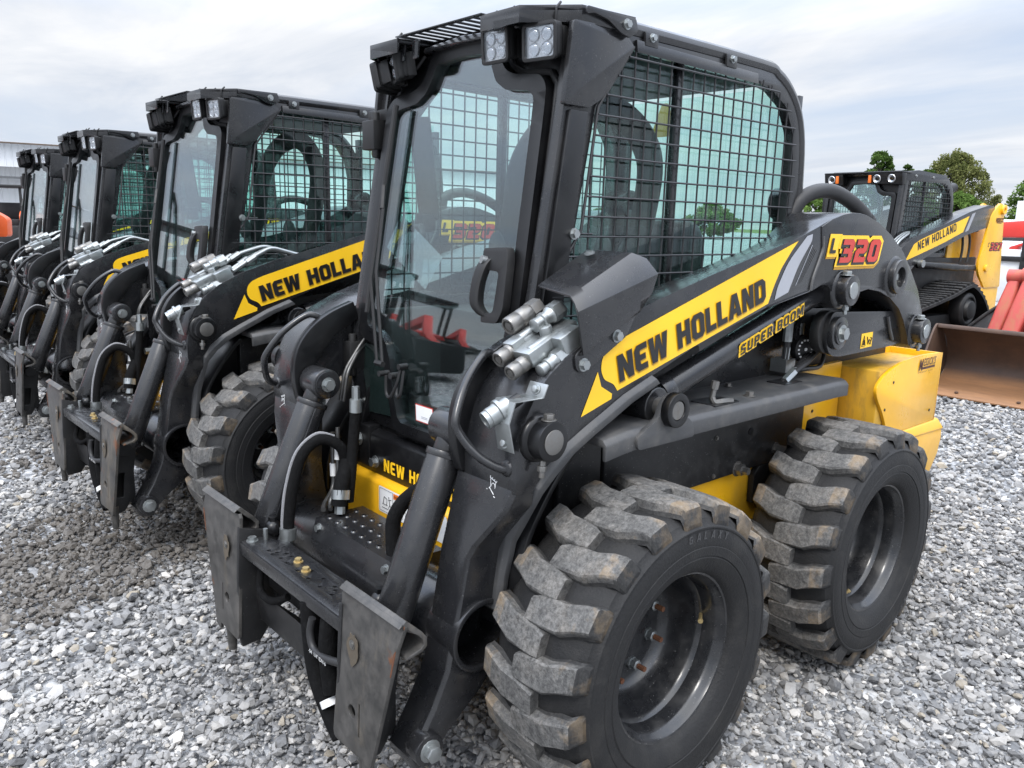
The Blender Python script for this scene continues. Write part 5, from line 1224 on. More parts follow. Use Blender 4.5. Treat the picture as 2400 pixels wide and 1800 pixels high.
# ------------------------------------------------------------------ rusty bucket
def rusty():
    m, nt, out = new_mat('rusty_steel'); b = N(nt, 'ShaderNodeBsdfPrincipled'); nt.links.new(b.outputs[0], out.inputs[0])
    n = noise(nt, 3, 7, .7); n2 = noise(nt, 20, 5, .7, stretch=(1, .25, 1))
    at = N(nt, 'ShaderNodeAttribute', attribute_name='polish'); sp = N(nt, 'ShaderNodeSeparateColor'); nt.links.new(at.outputs['Color'], sp.inputs[0])
    c = mixc(nt, ramp(nt, n.outputs[0], [(.3, 0), (.7, 1)]).outputs[0], (.055, .036, .028), (.105, .062, .042))
    c = mixc(nt, ramp(nt, n2.outputs[0], [(.55, 0), (.8, .5)]).outputs[0], c, (.16, .085, .05))
    f = math_(nt, 'MULTIPLY', sp.outputs[0], ramp(nt, n2.outputs[0], [(.2, .5), (.6, 1)]).outputs[0])
    c = mixc(nt, f, c, (.30, .155, .075))
    nt.links.new(c, b.inputs['Base Color']); b.inputs['Roughness'].default_value = .55; b.inputs['Metallic'].default_value = .25
    return m
RUSTY = rusty()
def make_bucket():
    # opening faces +x; profile swept across y
    root = thing('loader_bucket', 'wide rusty brown loader bucket lying open on the gravel beside the yellow rear box', 'bucket', (-6.14, -1.07, .0))
    W_ = 2.6
    prof = [(.0, .022), (-.20, .030), (-.42, .04), (-.56, .075), (-.66, .16), (-.68, .28), (-.62, .42), (-.52, .52), (-.455, .570), (-.40, .585)]
    prof = spl(prof, 3)
    q = MB(); L = []
    for k, (x, z) in enumerate(prof):
        a, b = prof[max(0, k-1)], prof[min(len(prof)-1, k+1)]; t = np.array((b[0]-a[0], b[1]-a[1])); t /= np.linalg.norm(t); nr = np.array((t[1], -t[0]))*-.016
        L.append(((x, z), (x+nr[0], z+nr[1])))
    V = []; F = []
    for (a, b) in L:
        for y in (0, W_): V += [(a[0], y, a[1]), (b[0], y, b[1])]
    for i in range(len(L)-1):
        o, p = i*4, (i+1)*4
        F += [(o, o+2, p+2, p), (o+1, p+1, p+3, o+3), (o, p, p+1, o+1), (o+2, o+3, p+3, p+2)]
    F += [(0, 1, 3, 2), ((len(L)-1)*4, (len(L)-1)*4+2, (len(L)-1)*4+3, (len(L)-1)*4+1)]
    q.add(V, F)
    sh = q.build('shell', RUSTY, root, smooth=60)
    at = sh.data.attributes.new('polish', 'FLOAT_COLOR', 'POINT')
    at.data.foreach_set('color', np.array([(max(0, min(1, (.16-v.co.z)/.09)), 0, 0, 1) for v in sh.data.vertices], np.float32).ravel())
    q = MB(); q.hexa([(-.455, 0, .555), (-.33, 0, .572), (-.33, W_, .572), (-.455, W_, .555), (-.455, 0, .600), (-.345, 0, .612), (-.345, W_, .612), (-.455, W_, .600)])
    q.build('top_lip', RUSTY, root, bevel=.012)
    q = MB(); q.hexa([(-.10, -.01, .026), (.045, -.01, -.002), (.045, W_+.01, -.002), (-.10, W_+.01, .026), (-.10, -.01, .050), (.045, -.01, .014), (.045, W_+.01, .014), (-.10, W_+.01, .050)]); e = q.build('cutting_edge', RUSTY, root, bevel=.003)
    at = e.data.attributes.new('polish', 'FLOAT_COLOR', 'POINT'); at.data.foreach_set('color', np.tile(np.array([1, 0, 0, 1], np.float32), len(e.data.vertices)))
    q = MB()
    for y in np.arange(.35, W_, .5): q.cyl((-.03, y, .034), (-.028, y, .046), .016, 12)
    q.build('edge_bolt', RUSTY, e)
    for y0, y1 in ((-.018, 0), (W_, W_+.018)):
        q = MB(); q.plate(fillet([(.0, .02), (-.56, .06), (-.69, .2), (-.69, .3), (-.47, .60), (-.34, .612), (-.28, .56), (-.02, .13)], .03), 'y', y0, y1); q.build('side_plate', RUSTY, root, bevel=.003)
    return root
make_bucket()

# dark scuffed shell and red attachment standing behind the bucket
PINK = paint('sun_faded_red', (.52, .085, .07), .5, dirt=(.33, .20, .08), dirt_amt=.85, dirt_scale=7, stretch=(1.5, 1.5, .6), bump=.3)
REDP = paint('red_paint', (.60, .035, .025), .35)
SCUFF = paint('scuffed_rubber', (.06, .062, .066), .7, dirt=(.15, .15, .15), dirt_amt=.7, dirt_scale=14, bump=1.0, bscale=22)
t = thing('rubber_mat_roll', 'rough dark grey humped shell lying between the rusty bucket and the red attachment', 'bucket shell', (-7.9, -.95, 0))
q = MB(); pr = spl([(-.44, .0), (-.40, .26), (-.33, .42), (-.22, .55), (-.04, .72), (.15, .82), (.45, .90), (.9, .93)], 4)
q.prism(pr+[(.9, 0)], lambda p: (.10, p[0], p[1]*.98), lambda p: (-.95, p[0]+.10, p[1]*1.06)); q.build('shell', SCUFF, t, bevel=.02)
q = MB(); q.tube([(.11, a, b*.985) for a, b in pr], .016, 8); q.build('rim_bead', SHELFM, t)
t = thing('grapple', 'faded pinkish red attachment with two worn round-ended arms at the right edge', 'grapple', (-7.15, -.62, .0))
for k, (y0, dx, w, zt) in enumerate(((-.155, .0, .070, 1.10), (.0, .06, .085, 1.12), (.20, .06, .09, 1.12), (.42, .06, .09, 1.12))):
    q = MB(); lean = .09
    q.loft([[(dx+.10, y0-w*.75, .42), (dx+.10, y0+w*.75, .42), (dx-.12, y0+w*.75, .42), (dx-.12, y0-w*.75, .42)], [(dx+.12, y0-w+.01, .50), (dx+.12, y0+w-.01, .50), (dx-.14, y0+w-.01, .50), (dx-.14, y0-w+.01, .50)],
            [(dx+.02, y0-w*.95+lean*.5, .80), (dx+.02, y0+w*.95+lean*.5, .80), (dx-.2, y0+w*.9+lean*.5, .80), (dx-.2, y0-w*.9+lean*.5, .80)], [(dx-.08, y0-w*.7+lean*.9, zt), (dx-.08, y0+w*.7+lean*.9, zt), (dx-.26, y0+w*.7+lean*.9, zt), (dx-.26, y0-w*.7+lean*.9, zt)]])
    a = q.build('arm', PINK, t, bevel=.03, seg=3)
    q = MB(); q.cyl((dx-.10, y0-w*1.15+lean, zt-.04), (dx-.10, y0+w*1.15+lean, zt-.04), .065, 18); q.build('pivot', PINK, a)
    q = MB(); q.cyl((dx, y0, .20), (dx, y0, .45), w*.62, 20); q.build('rod_foot', RUST, a)
q = MB(); q.loft([[(-.10, -.06, 1.09), (-.10, .7, 1.12), (-.4, .7, 1.12), (-.4, -.06, 1.09)], [(-.14, .06, 1.22), (-.14, .7, 1.34), (-.4, .7, 1.34), (-.4, .06, 1.22)], [(-.16, .20, 1.32), (-.16, .6, 1.42), (-.36, .6, 1.42), (-.36, .20, 1.32)]]); q.build('head', PINK, t, bevel=.03, seg=3)
q = MB(); q.box(-.25, .12, -.2, .6, .0, .20); q.build('base', REDP, t, bevel=.02)

# white yard machine, red boom, pickup, sign and green mast beyond
WHT = paint('white_paint', (.75, .76, .77), .35)
t = thing('white_trailer', 'white bodied machine with black posts between the yellow tower and the red attachment', 'trailer', (-13.2, -2.7, 0), -.1)
q = MB(); q.box(-.6, .0, -1.6, 1.4, .35, 1.20); q.build('body', WHT, t, bevel=.04)
q = MB(); q.box(.0, .06, -1.0, -.88, .4, 1.45); q.box(.0, .05, -1.6, 1.4, 1.02, 1.10); q.box(0, .05, .3, .4, .4, 1.4); q.build('post', MATTE, t, bevel=.01)
for y in (-1.0, .8): q = MB(); q.lathe([(-.1, .25), (-.1, .36), (.1, .36), (.1, .25), (.06, .2), (.06, 0)], (-.3, y, .36), (0, 1, 0), 24); q.build('wheel', MATTE, t)
t = thing('red_loader', 'bright red loader arms standing in front of the white pickup', 'loader', (-15.2, -3.6, 0), -.1)
for y in (-.5, .5):
    q = MB(); q.loft([[(.1, y-.07+.0, .2), (.1, y+.07, .2), (-.1, y+.07, .2), (-.1, y-.07, .2)], [(.1, y-.07+.0, 1.22), (.1, y+.07, 1.22), (-.1, y+.07, 1.22), (-.1, y-.07, 1.22)], [(.0, y+.9, 1.60), (0, y+1.05, 1.55), (-.15, y+1.05, 1.55), (-.15, y+.9, 1.60)]]); q.build('arm', REDP, t, bevel=.02)
q = MB(); q.loft([[(.15, .1, 1.38), (.15, .9, 1.40), (-.2, .9, 1.40), (-.2, .1, 1.38)], [(.15, .2, 1.66), (.15, .9, 1.72), (-.2, .9, 1.72), (-.2, .2, 1.66)]]); q.build('hood', REDP, t, bevel=.04)
t = thing('pickup_truck', 'white pickup truck seen from behind with a dark rear window, beyond the red arms', 'truck', (-24.5, -6.2, 0), .05)
q = MB(); q.loft([[(0, -1, .45), (0, 1, .45), (0, 1, .95), (0, .98, 1.15), (0, -.98, 1.15), (0, -1, .95)], [(-5.4, -1, .45), (-5.4, 1, .45), (-5.4, 1, .95), (-5.4, .95, 1.15), (-5.4, -.95, 1.15), (-5.4, -1, .95)]])
q.loft([[(-1.9, -.95, 1.1), (-1.9, .95, 1.1), (-3.9, .95, 1.1), (-3.9, -.95, 1.1)], [(-2.1, -.80, 1.88), (-2.1, .80, 1.88), (-3.2, .80, 1.88), (-3.2, -.80, 1.88)]]); bd = q.build('body', WHT, t, bevel=.05)
q = MB(); q.hexa([(-1.955, -.80, 1.24), (-1.93, -.80, 1.24), (-1.93, .80, 1.24), (-1.955, .80, 1.24), (-2.09, -.70, 1.80), (-2.07, -.70, 1.80), (-2.07, .70, 1.80), (-2.09, .70, 1.80)]); rw = q.build('rear_window', paint('dark_glass', (.01, .011, .012), .06), bd)
typed('lettering', 'YIELD', (-1.985, -.55, 1.42), (0, 1, 0), (-.24, 0, 1), .24, DWHT, rw, shear=.3, lift=.03)
for s in (1, -1):
    q = MB(); q.box(-.02, .02, s*.90-.07, s*.90+.07, .72, 1.08); q.build('tail_light', DRED, bd, bevel=.01)
    for x in (-1.1, -4.4): q = MB(); q.lathe([(-.12, .2), (-.12, .36), (.12, .36), (.12, .24), (.07, .2), (.07, 0)], (x, s*.86, .36), (0, s, 0), 24); q.build('wheel', MATTE, t)
t = thing('sign_board', 'tall plain white sign board on a post near the right hand trees', 'sign', (-47.0, -12.6, 0))
q = MB(); q.box(-.05, .05, -.2, 1.5, 1.95, 3.15); q.build('panel', WHT, t, bevel=.02)
q = MB(); q.box(-.04, .04, -.14, -.06, 0, 3.1); q.box(-.04, .04, 1.3, 1.38, 0, 3.1); q.build('post', MATTE, t)
t = thing('green_tractor', 'green tractor loader mast standing beyond the yellow tower', 'tractor', (-31.0, -9.1, 0), .2)
GRN = paint('green_paint', (.03, .20, .05), .35)
q = MB(); q.loft([[(0, -.6, .6), (0, .5, .6), (-1.5, .5, .6), (-1.5, -.6, .6)], [(0, -.5, 1.35), (0, .4, 1.35), (-1.5, .4, 1.45), (-1.5, -.5, 1.45)]]); q.build('hood', GRN, t, bevel=.08)
q = MB(); q.tube([(-.4, .6, .7), (.3, .55, 1.5), (.2, .55, 2.1)], .06, 8); q.tube([(-.4, -.7, .7), (.3, -.65, 1.5), (.2, -.6, 2.1)], .06, 8); q.build('mast', GRN, t)
for x, y, r in ((-.3, .7, .4), (-.3, -.8, .4), (-1.7, .7, .65), (-1.7, -.8, .65)): q = MB(); q.lathe([(-.15, r*.6), (-.15, r), (.15, r), (.15, r*.6), (.08, r*.5), (.08, 0)], (x, y, r), (0, 1, 0), 22); q.build('wheel', MATTE, t)
t = thing('waste_bin', 'grey green wheeled bin beside the white pickup truck', 'bin', (-26.0, -7.3, 0))
q = MB(); q.loft([[(-.25, -.25, .1), (.25, -.25, .1), (.25, .25, .1), (-.25, .25, .1)], [(-.33, -.32, 1.30), (.33, -.32, 1.30), (.33, .32, 1.30), (-.33, .32, 1.30)]]); q.box(-.36, .38, -.36, .36, 1.30, 1.36); q.build('body', paint('bin_grey', (.16, .17, .15), .6), t, bevel=.03)

# orange machines at the far left
ORG = paint('orange_paint', (.62, .10, .022), .35)
def orange_loader(loc, rz, lab, cat='loader'):
    t = thing('orange_loader', lab, cat, loc, rz, 'orange machines in front of the pale shed')
    q = MB(); q.plate(fillet([(.35, 1.02), (.36, 1.30), (.20, 1.40), (-.35, 1.42), (-1.6, 1.34), (-1.9, 1.20), (-1.9, .95), (-1.5, 1.0), (-.4, 1.10), (.1, 1.02)], .05), 'y', .40, .58)
    q.plate(fillet([(.35, 1.02), (.36, 1.30), (.20, 1.40), (-.35, 1.42), (-1.6, 1.34), (-1.9, 1.20), (-1.9, .95), (-1.5, 1.0), (-.4, 1.10), (.1, 1.02)], .05), 'y', -.58, -.40); a = q.build('lift_arm', ORG, t, bevel=.03, seg=3)
    q = MB(); q.plate(fillet([(.20, 1.10), (.22, 1.28), (.05, 1.31), (-.12, 1.15)], .04), 'y', .579, .588); q.build('embossed_panel', ORG, a, bevel=.006)
    q = MB(); q.box(-1.8, .2, -.42, .42, .35, 1.05); q.build('body', MATTE, t, bevel=.05)
    q = MB()
    for x in (-.9, -.1):
        for s in (1, -1): q.box(x-.03, x+.03, s*.38-.03, s*.38+.03, 1.0, 1.95)
    q.box(-1.0, .0, -.45, .45, 1.95, 2.02); q.build('canopy', MATTE, t, bevel=.02)
    for s in (1, -1): q = MB(); q.plate(fillet([(-1.5, .05), (.3, .05), (.45, .3), (.2, .62), (-1.4, .62), (-1.6, .3)], .15), 'y', s*.60-.16, s*.60+.16); q.build('track', RUB2, t, bevel=.02)
    q = MB(); q.box(-.8, -.35, -.25, .25, 1.0, 1.2); q.box(-.9, -.75, -.25, .25, 1.2, 1.6); q.build('seat', SEATM, t, bevel=.04)
    return t
orange_loader((-.40, -12.7, 0), 2.6, 'orange loader lift arm at the left edge beside the farthest skid steer')
o2 = orange_loader((-2.2, -21.0, 0), 1.2, 'small distant orange machine with black seat in front of the pale shed')

# red yard machines out of frame, facing the row: the cab doors mirror them
def red_tractor(loc, rz, lab):
    t = thing('red_tractor', lab, 'tractor', loc, rz, 'red tractors facing the row')
    q = MB(); q.loft([[(0, -.35, .75), (0, .35, .75), (-1.5, .38, .75), (-1.5, -.38, .75)], [(.02, -.32, 1.25), (.02, .32, 1.25), (-1.5, .36, 1.38), (-1.5, -.36, 1.38)]]); q.build('hood', REDP, t, bevel=.06)
    q = MB(); q.box(-2.3, .1, -.25, .25, .45, .80); q.build('chassis', MATTE, t, bevel=.03)
    for s in (1, -1):
        q = MB(); q.loft([[(-1.1, s*.55-.06, 1.35), (-1.1, s*.55+.06, 1.35), (-1.1, s*.55+.06, 1.15), (-1.1, s*.55-.06, 1.15)], [(.3, s*.55-.06, 1.62), (.3, s*.55+.06, 1.62), (.3, s*.55+.06, 1.45), (.3, s*.55-.06, 1.45)], [(1.0, s*.55-.06, .62), (1.0, s*.55+.06, .62), (.85, s*.55+.06, .62), (.85, s*.55-.06, .62)]]); q.build('arm', REDP, t, bevel=.02)
        for x, r in ((-.25, .42), (-2.0, .62)):
            q = MB(); q.lathe([(-.16, r*.6), (-.18, r*.92), (-.12, r), (.12, r), (.18, r*.92), (.16, r*.6), (.08, r*.5), (.08, 0)], (x, s*.68, r), (0, s, 0), 26); q.build('wheel', MATTE, t)
        q = MB(); q.box(-2.5, -1.55, s*.62-.2, s*.62+.2, 1.24, 1.32); q.build('mudguard', REDP, t, bevel=.03)
    q = MB()
    for x in (-2.5, -1.5):
        for s in (1, -1): q.box(x-.03, x+.03, s*.5-.03, s*.5+.03, 1.2, 2.2)
    q.box(-2.6, -1.4, -.6, .6, 2.2, 2.28); q.build('canopy', MATTE, t, bevel=.02)
    q = MB(); q.box(.8, 1.35, -.8, .8, .08, .62); q.build('bucket', MATTE, t, bevel=.05)
    return t
red_tractor((4.2, -6.6, 0), 2.0, 'red loader tractor mirrored in the nearest cab door, closest of three')
red_tractor((6.4, -8.6, 0), 2.1, 'red loader tractor mirrored in the nearest cab door, middle of three')
red_tractor((3.2, -9.6, 0), 1.8, 'red loader tractor mirrored in the nearest cab door, farthest of three')

# ------------------------------------------------------------------ shed
def corr(name, col, axis_scale):
    m, nt, out = new_mat(name); b = N(nt, 'ShaderNodeBsdfPrincipled'); nt.links.new(b.outputs[0], out.inputs[0])
    tc = N(nt, 'ShaderNodeTexCoord'); w = N(nt, 'ShaderNodeTexWave', wave_type='BANDS', bands_direction='X', wave_profile='TRI'); w.inputs['Scale'].default_value = axis_scale
    nt.links.new(tc.outputs['Object'], w.inputs['Vector']); bn = N(nt, 'ShaderNodeBump'); bn.inputs['Distance'].default_value = .03; bn.inputs['Strength'].default_value = .6
    nt.links.new(ramp(nt, w.outputs[0], [(.7, 0), (.9, 1)]).outputs[0], bn.inputs['Height']); nt.links.new(bn.outputs[0], b.inputs['Normal'])
    n = noise(nt, .6, 4, .6, stretch=(1, 1, .3)); nt.links.new(mixc(nt, ramp(nt, n.outputs[0], [(.4, 0), (.8, .25)]).outputs[0], col, tuple(c*.7 for c in col)), b.inputs['Base Color']); b.inputs['Roughness'].default_value = .5
    return m
t = thing('metal_shed', 'long pale metal shed with a dark grey canopy band beyond the row', 'shed', (-6.24, -44.74, 0), math.atan2(.18, -.98))
q = MB(); q.box(-16, 34, .0, 14, 0, 4.55); w_ = q.build('wall', corr('pale_cladding', (.74, .76, .78), 1.1), t)
q = MB(); q.hexa([(-16.4, -.35, 4.55), (34.4, -.35, 4.55), (34.4, 14.35, 4.55), (-16.4, 14.35, 4.55), (-16.4, -.35, 4.62), (34.4, -.35, 4.62), (34.4, 14, 4.9), (-16.4, 14, 4.9)]); q.build('roof', corr('roof_sheet', (.6, .62, .64), 1.1), t)
q = MB(); q.box(-16, 34, -.40, -.352, 4.53, 4.60); q.build('eaves_trim', paint('brown_trim', (.10, .07, .05), .5), t)
q = MB(); q.hexa([(-16, -1.4, 2.85), (8, -1.4, 2.85), (8, -.004, 2.95), (-16, -.004, 2.95), (-16, -1.4, 2.95), (8, -1.4, 2.95), (8, -.004, 3.45), (-16, -.004, 3.45)]); q.build('canopy', corr('dark_cladding', (.10, .105, .11), 1.6), t)
q = MB()
for x in np.arange(-15, 8.1, 4.6): q.box(x-.06, x+.06, -1.36, -1.24, 0, 2.86)
q.build('post', WHT, t)

# ------------------------------------------------------------------ trees
def leafmat(name, a, b_):
    m, nt, out = new_mat(name); at = N(nt, 'ShaderNodeAttribute', attribute_name='tone')
    c = mixc(nt, at.outputs['Fac'], a, b_)
    d = N(nt, 'ShaderNodeBsdfDiffuse'); tr = N(nt, 'ShaderNodeBsdfTranslucent'); nt.links.new(c, d.inputs[0]); nt.links.new(c, tr.inputs[0])
    ms = N(nt, 'ShaderNodeMixShader'); ms.inputs[0].default_value = .35; nt.links.new(d.outputs[0], ms.inputs[1]); nt.links.new(tr.outputs[0], ms.inputs[2]); nt.links.new(ms.outputs[0], out.inputs[0]); return m
LEAF = [leafmat('olive_leaves', (.065, .08, .025), (.23, .24, .09)), leafmat('green_leaves', (.032, .06, .016), (.11, .18, .045)), leafmat('light_leaves', (.06, .11, .025), (.17, .26, .07))]
BARK = paint('bark', (.06, .05, .04), .9, dirt=(.12, .10, .08), dirt_amt=.6, bump=.6)
def tree(name, label, loc, h, w, base, kind, nclump, leaf, seed, group='trees along the far side of the yard', lean=(0, 0), narrow=.0, clump=.075):
    g = np.random.default_rng(seed); t = thing(name, label, 'tree', loc, 0, group)
    q = MB(); tr = h*.030
    q.tube([(0, 0, -.2), (lean[0]*.3, lean[1]*.3, h*.25), (lean[0]*.6, lean[1]*.6, h*.55), (lean[0], lean[1], h*.85)], [tr*1.3, tr, tr*.6, tr*.2], 8)
    cl = []
    for i in range(nclump):
        u = g.random(); zz = base+(h-base)*(g.random()**.85); k = (zz-base)/(h-base)
        rad = w/2*(math.sin(math.pi*min(1, .12+.88*k)**.8)**.6*(1-.25*k)+.1)*(.35+.65*math.sqrt(g.random())); a = g.random()*2*math.pi
        c = np.array((rad*math.cos(a)+lean[0]*k, rad*math.sin(a)+lean[1]*k, zz)); cl.append(c)
    for c in cl[:max(10, nclump//4)]:
        z0 = max(.8, c[2]-h*.22); q.tube([(lean[0]*z0/h, lean[1]*z0/h, z0), tuple((c*.55+np.array((0, 0, z0))*.45)), tuple(c)], [tr*.45, tr*.28, tr*.08], 5)
    q.build('trunk', BARK, t)
    V = []; T = []
    for c in cl:
        n = int(g.integers(60, 130)); s = w*clump*(.6+.9*g.random())
        p = g.normal(size=(n, 3)); p /= np.linalg.norm(p, axis=1)[:, None]; p *= (g.random(n)[:, None]**.4)*s*np.array((1.15, 1.15, .8))
        if narrow: p[:, 2] += p[:, 2]*narrow+np.abs(p[:, 0])*.3
        P = c+p; d = g.normal(size=(n, 3)); d /= np.linalg.norm(d, axis=1)[:, None]; e = np.cross(d, g.normal(size=(n, 3))); e /= np.linalg.norm(e, axis=1)[:, None]
        L_ = leaf*(.6+.8*g.random(n))[:, None]
        V.append(np.stack([P-d*L_, P+e*L_*.55, P+d*L_, P-e*L_*.55], 1)); T.append(np.clip(g.normal(.45, .2)+g.normal(0, .18, n), 0, 1))
    V = np.concatenate(V).reshape(-1, 3); T = np.concatenate(T); nf = len(T)
    me = bpy.data.meshes.new('crown'); me.vertices.add(len(V)); me.vertices.foreach_set('co', V.ravel().astype(np.float32)); me.loops.add(nf*4); me.polygons.add(nf)
    me.loops.foreach_set('vertex_index', np.arange(nf*4, dtype=np.int32)); me.polygons.foreach_set('loop_start', np.arange(nf, dtype=np.int32)*4); me.update(calc_edges=True)
    at = me.attributes.new('tone', 'FLOAT', 'FACE'); at.data.foreach_set('value', T.astype(np.float32)); me.shade_flat(); me.materials.append(LEAF[kind])
    o = bpy.data.objects.new('crown', me); COL.objects.link(o); o.parent = t
    return t
tree('willow_tree', 'tall olive green willow, largest tree, rising behind the tracked loader', (-94.8, -33.0, 0), 9.7, 8.2, 2.4, 0, 210, .13, 3, lean=(.6, -.8), narrow=.6, clump=.052)
tree('maple_tree', 'dark green round topped tree left of the willow', (-87.9, -39.1, 0), 9.6, 5.2, 1.5, 1, 130, .14, 5, clump=.065)
tree('maple_tree', 'small dark crown just above the tracked loader roof, left of two', (-90.2, -37.0, 0), 8.4, 3.0, 2.5, 1, 60, .14, 6)
tree('maple_tree', 'small dark crown just above the tracked loader roof, right of two', (-92.0, -35.4, 0), 8.1, 3.0, 2.5, 1, 60, .14, 7)
tree('maple_tree', 'leafy green tree cut off by the right edge', (-100.5, -26.6, 0), 8.0, 6.5, 1.8, 2, 130, .16, 8)
tree('maple_tree', 'short bushy light green tree in front of the willow trunk', (-90.5, -31.2, 0), 5.3, 5.6, .8, 2, 120, .15, 9)
tree('maple_tree', 'low dark bushy tree at the left foot of the willow', (-88.5, -34.2, 0), 4.6, 5.0, .5, 1, 100, .15, 10)
tree('maple_tree', 'low round tree between the nearest loader and the tracked loader', (-83, -43.4, 0), 4.9, 5.0, .8, 2, 100, .15, 12)
for i, (x, y, h_) in enumerate(((-76, -52, 3.6), (-70, -62, 3.3), (-62, -72, 4.0), (-54, -80, 3.8), (-104, -17, 6), (-108, -8, 5.5))):
    tree('hedgerow_tree', ['hedgerow tree glimpsed through the nearest cab, closest to the tracked loader', 'hedgerow tree glimpsed through the nearest cab, middle one', 'taller hedgerow tree seen through the nearest cab windows', 'hedgerow tree nearest the pale shed', 'hedgerow tree far right beyond the frame edge', 'last hedgerow tree far right beyond the frame edge'][i], (x, y, 0), h_, 6.0, .6, 1 if i % 2 else 2, 90, .17, 20+i)

# ------------------------------------------------------------------ ground
def groundmat():
    m, nt, out = new_mat('gravel_bed'); b = N(nt, 'ShaderNodeBsdfPrincipled'); nt.links.new(b.outputs[0], out.inputs[0])
    tc = N(nt, 'ShaderNodeTexCoord'); v = N(nt, 'ShaderNodeTexVoronoi'); v.inputs['Scale'].default_value = 34; nt.links.new(tc.outputs['Object'], v.inputs['Vector'])
    sp = N(nt, 'ShaderNodeSeparateColor'); nt.links.new(v.outputs['Color'], sp.inputs[0])
    c = ramp(nt, sp.outputs[0], [(0, (.08, .084, .09)), (.35, (.2, .205, .215)), (.7, (.34, .345, .35)), (1, (.55, .545, .53))]).outputs[0]
    n = noise(nt, .35, 4, .6, 'Object'); c = mixc(nt, ramp(nt, n.outputs[0], [(.5, 0), (.75, .45)]).outputs[0], c, (.13, .12, .105))
    nt.links.new(c, b.inputs['Base Color']); b.inputs['Roughness'].default_value = .8
    bn = N(nt, 'ShaderNodeBump'); bn.inputs['Strength'].default_value = 1; bn.inputs['Distance'].default_value = .02; nt.links.new(math_(nt, 'SUBTRACT', 1, v.outputs['Distance']), bn.inputs['Height']); nt.links.new(bn.outputs[0], b.inputs['Normal'])
    return m
q = MB(); q.add([(-500, -500, -.02), (300, -500, -.02), (300, 300, -.02), (-500, 300, -.02)], [(0, 1, 2, 3)])
gr = q.build('ground', groundmat()); gr['kind'] = 'structure'
q = MB(); q.add([(-400, -400, -.012), (-112, -30, -.012), (-116, 10, -.012), (-400, 200, -.012)], [(0, 1, 2, 3)]); q.add([(-49, -14.5, 1.2), (-120, -14, 2.4), (-120, 40, 2.4), (-52, 0, 1.2)], [(0, 1, 2, 3)]) if False else None
q.add([(-60, -30, -.015), (-75, -30, 1.6), (-78, 20, 1.6), (-60, 20, -.015)], [(0, 1, 2, 3)])
fi = q.build('field', paint('meadow', (.10, .13, .03), .9, dirt=(.16, .15, .05), dirt_amt=.8, dirt_scale=.4)); fi['kind'] = 'structure'
def stonemat():
    m, nt, out = new_mat('crushed_stone'); b = N(nt, 'ShaderNodeBsdfPrincipled'); nt.links.new(b.outputs[0], out.inputs[0])
    at = N(nt, 'ShaderNodeAttribute', attribute_name='stone'); n = noise(nt, 90, 4, .65); n2 = noise(nt, 26, 3, .6)
    c = mixc(nt, ramp(nt, n.outputs[0], [(.3, .0), (.75, .38)]).outputs[0], at.outputs['Color'], (.32, .32, .315))
    c = mixc(nt, ramp(nt, n2.outputs[0], [(.45, 0), (.8, .35)]).outputs[0], c, (.08, .08, .085))
    nt.links.new(c, b.inputs['Base Color']); b.inputs['Roughness'].default_value = .72; b.inputs['Specular IOR Level'].default_value = .35
    bn = N(nt, 'ShaderNodeBump'); bn.inputs['Strength'].default_value = .35; bn.inputs['Distance'].default_value = .004; nt.links.new(n.outputs[0], bn.inputs['Height']); nt.links.new(bn.outputs[0], b.inputs['Normal'])
    return m
CAM = np.array((1.520, 1.871, 1.464)); FW = np.array((-.664, -.748))
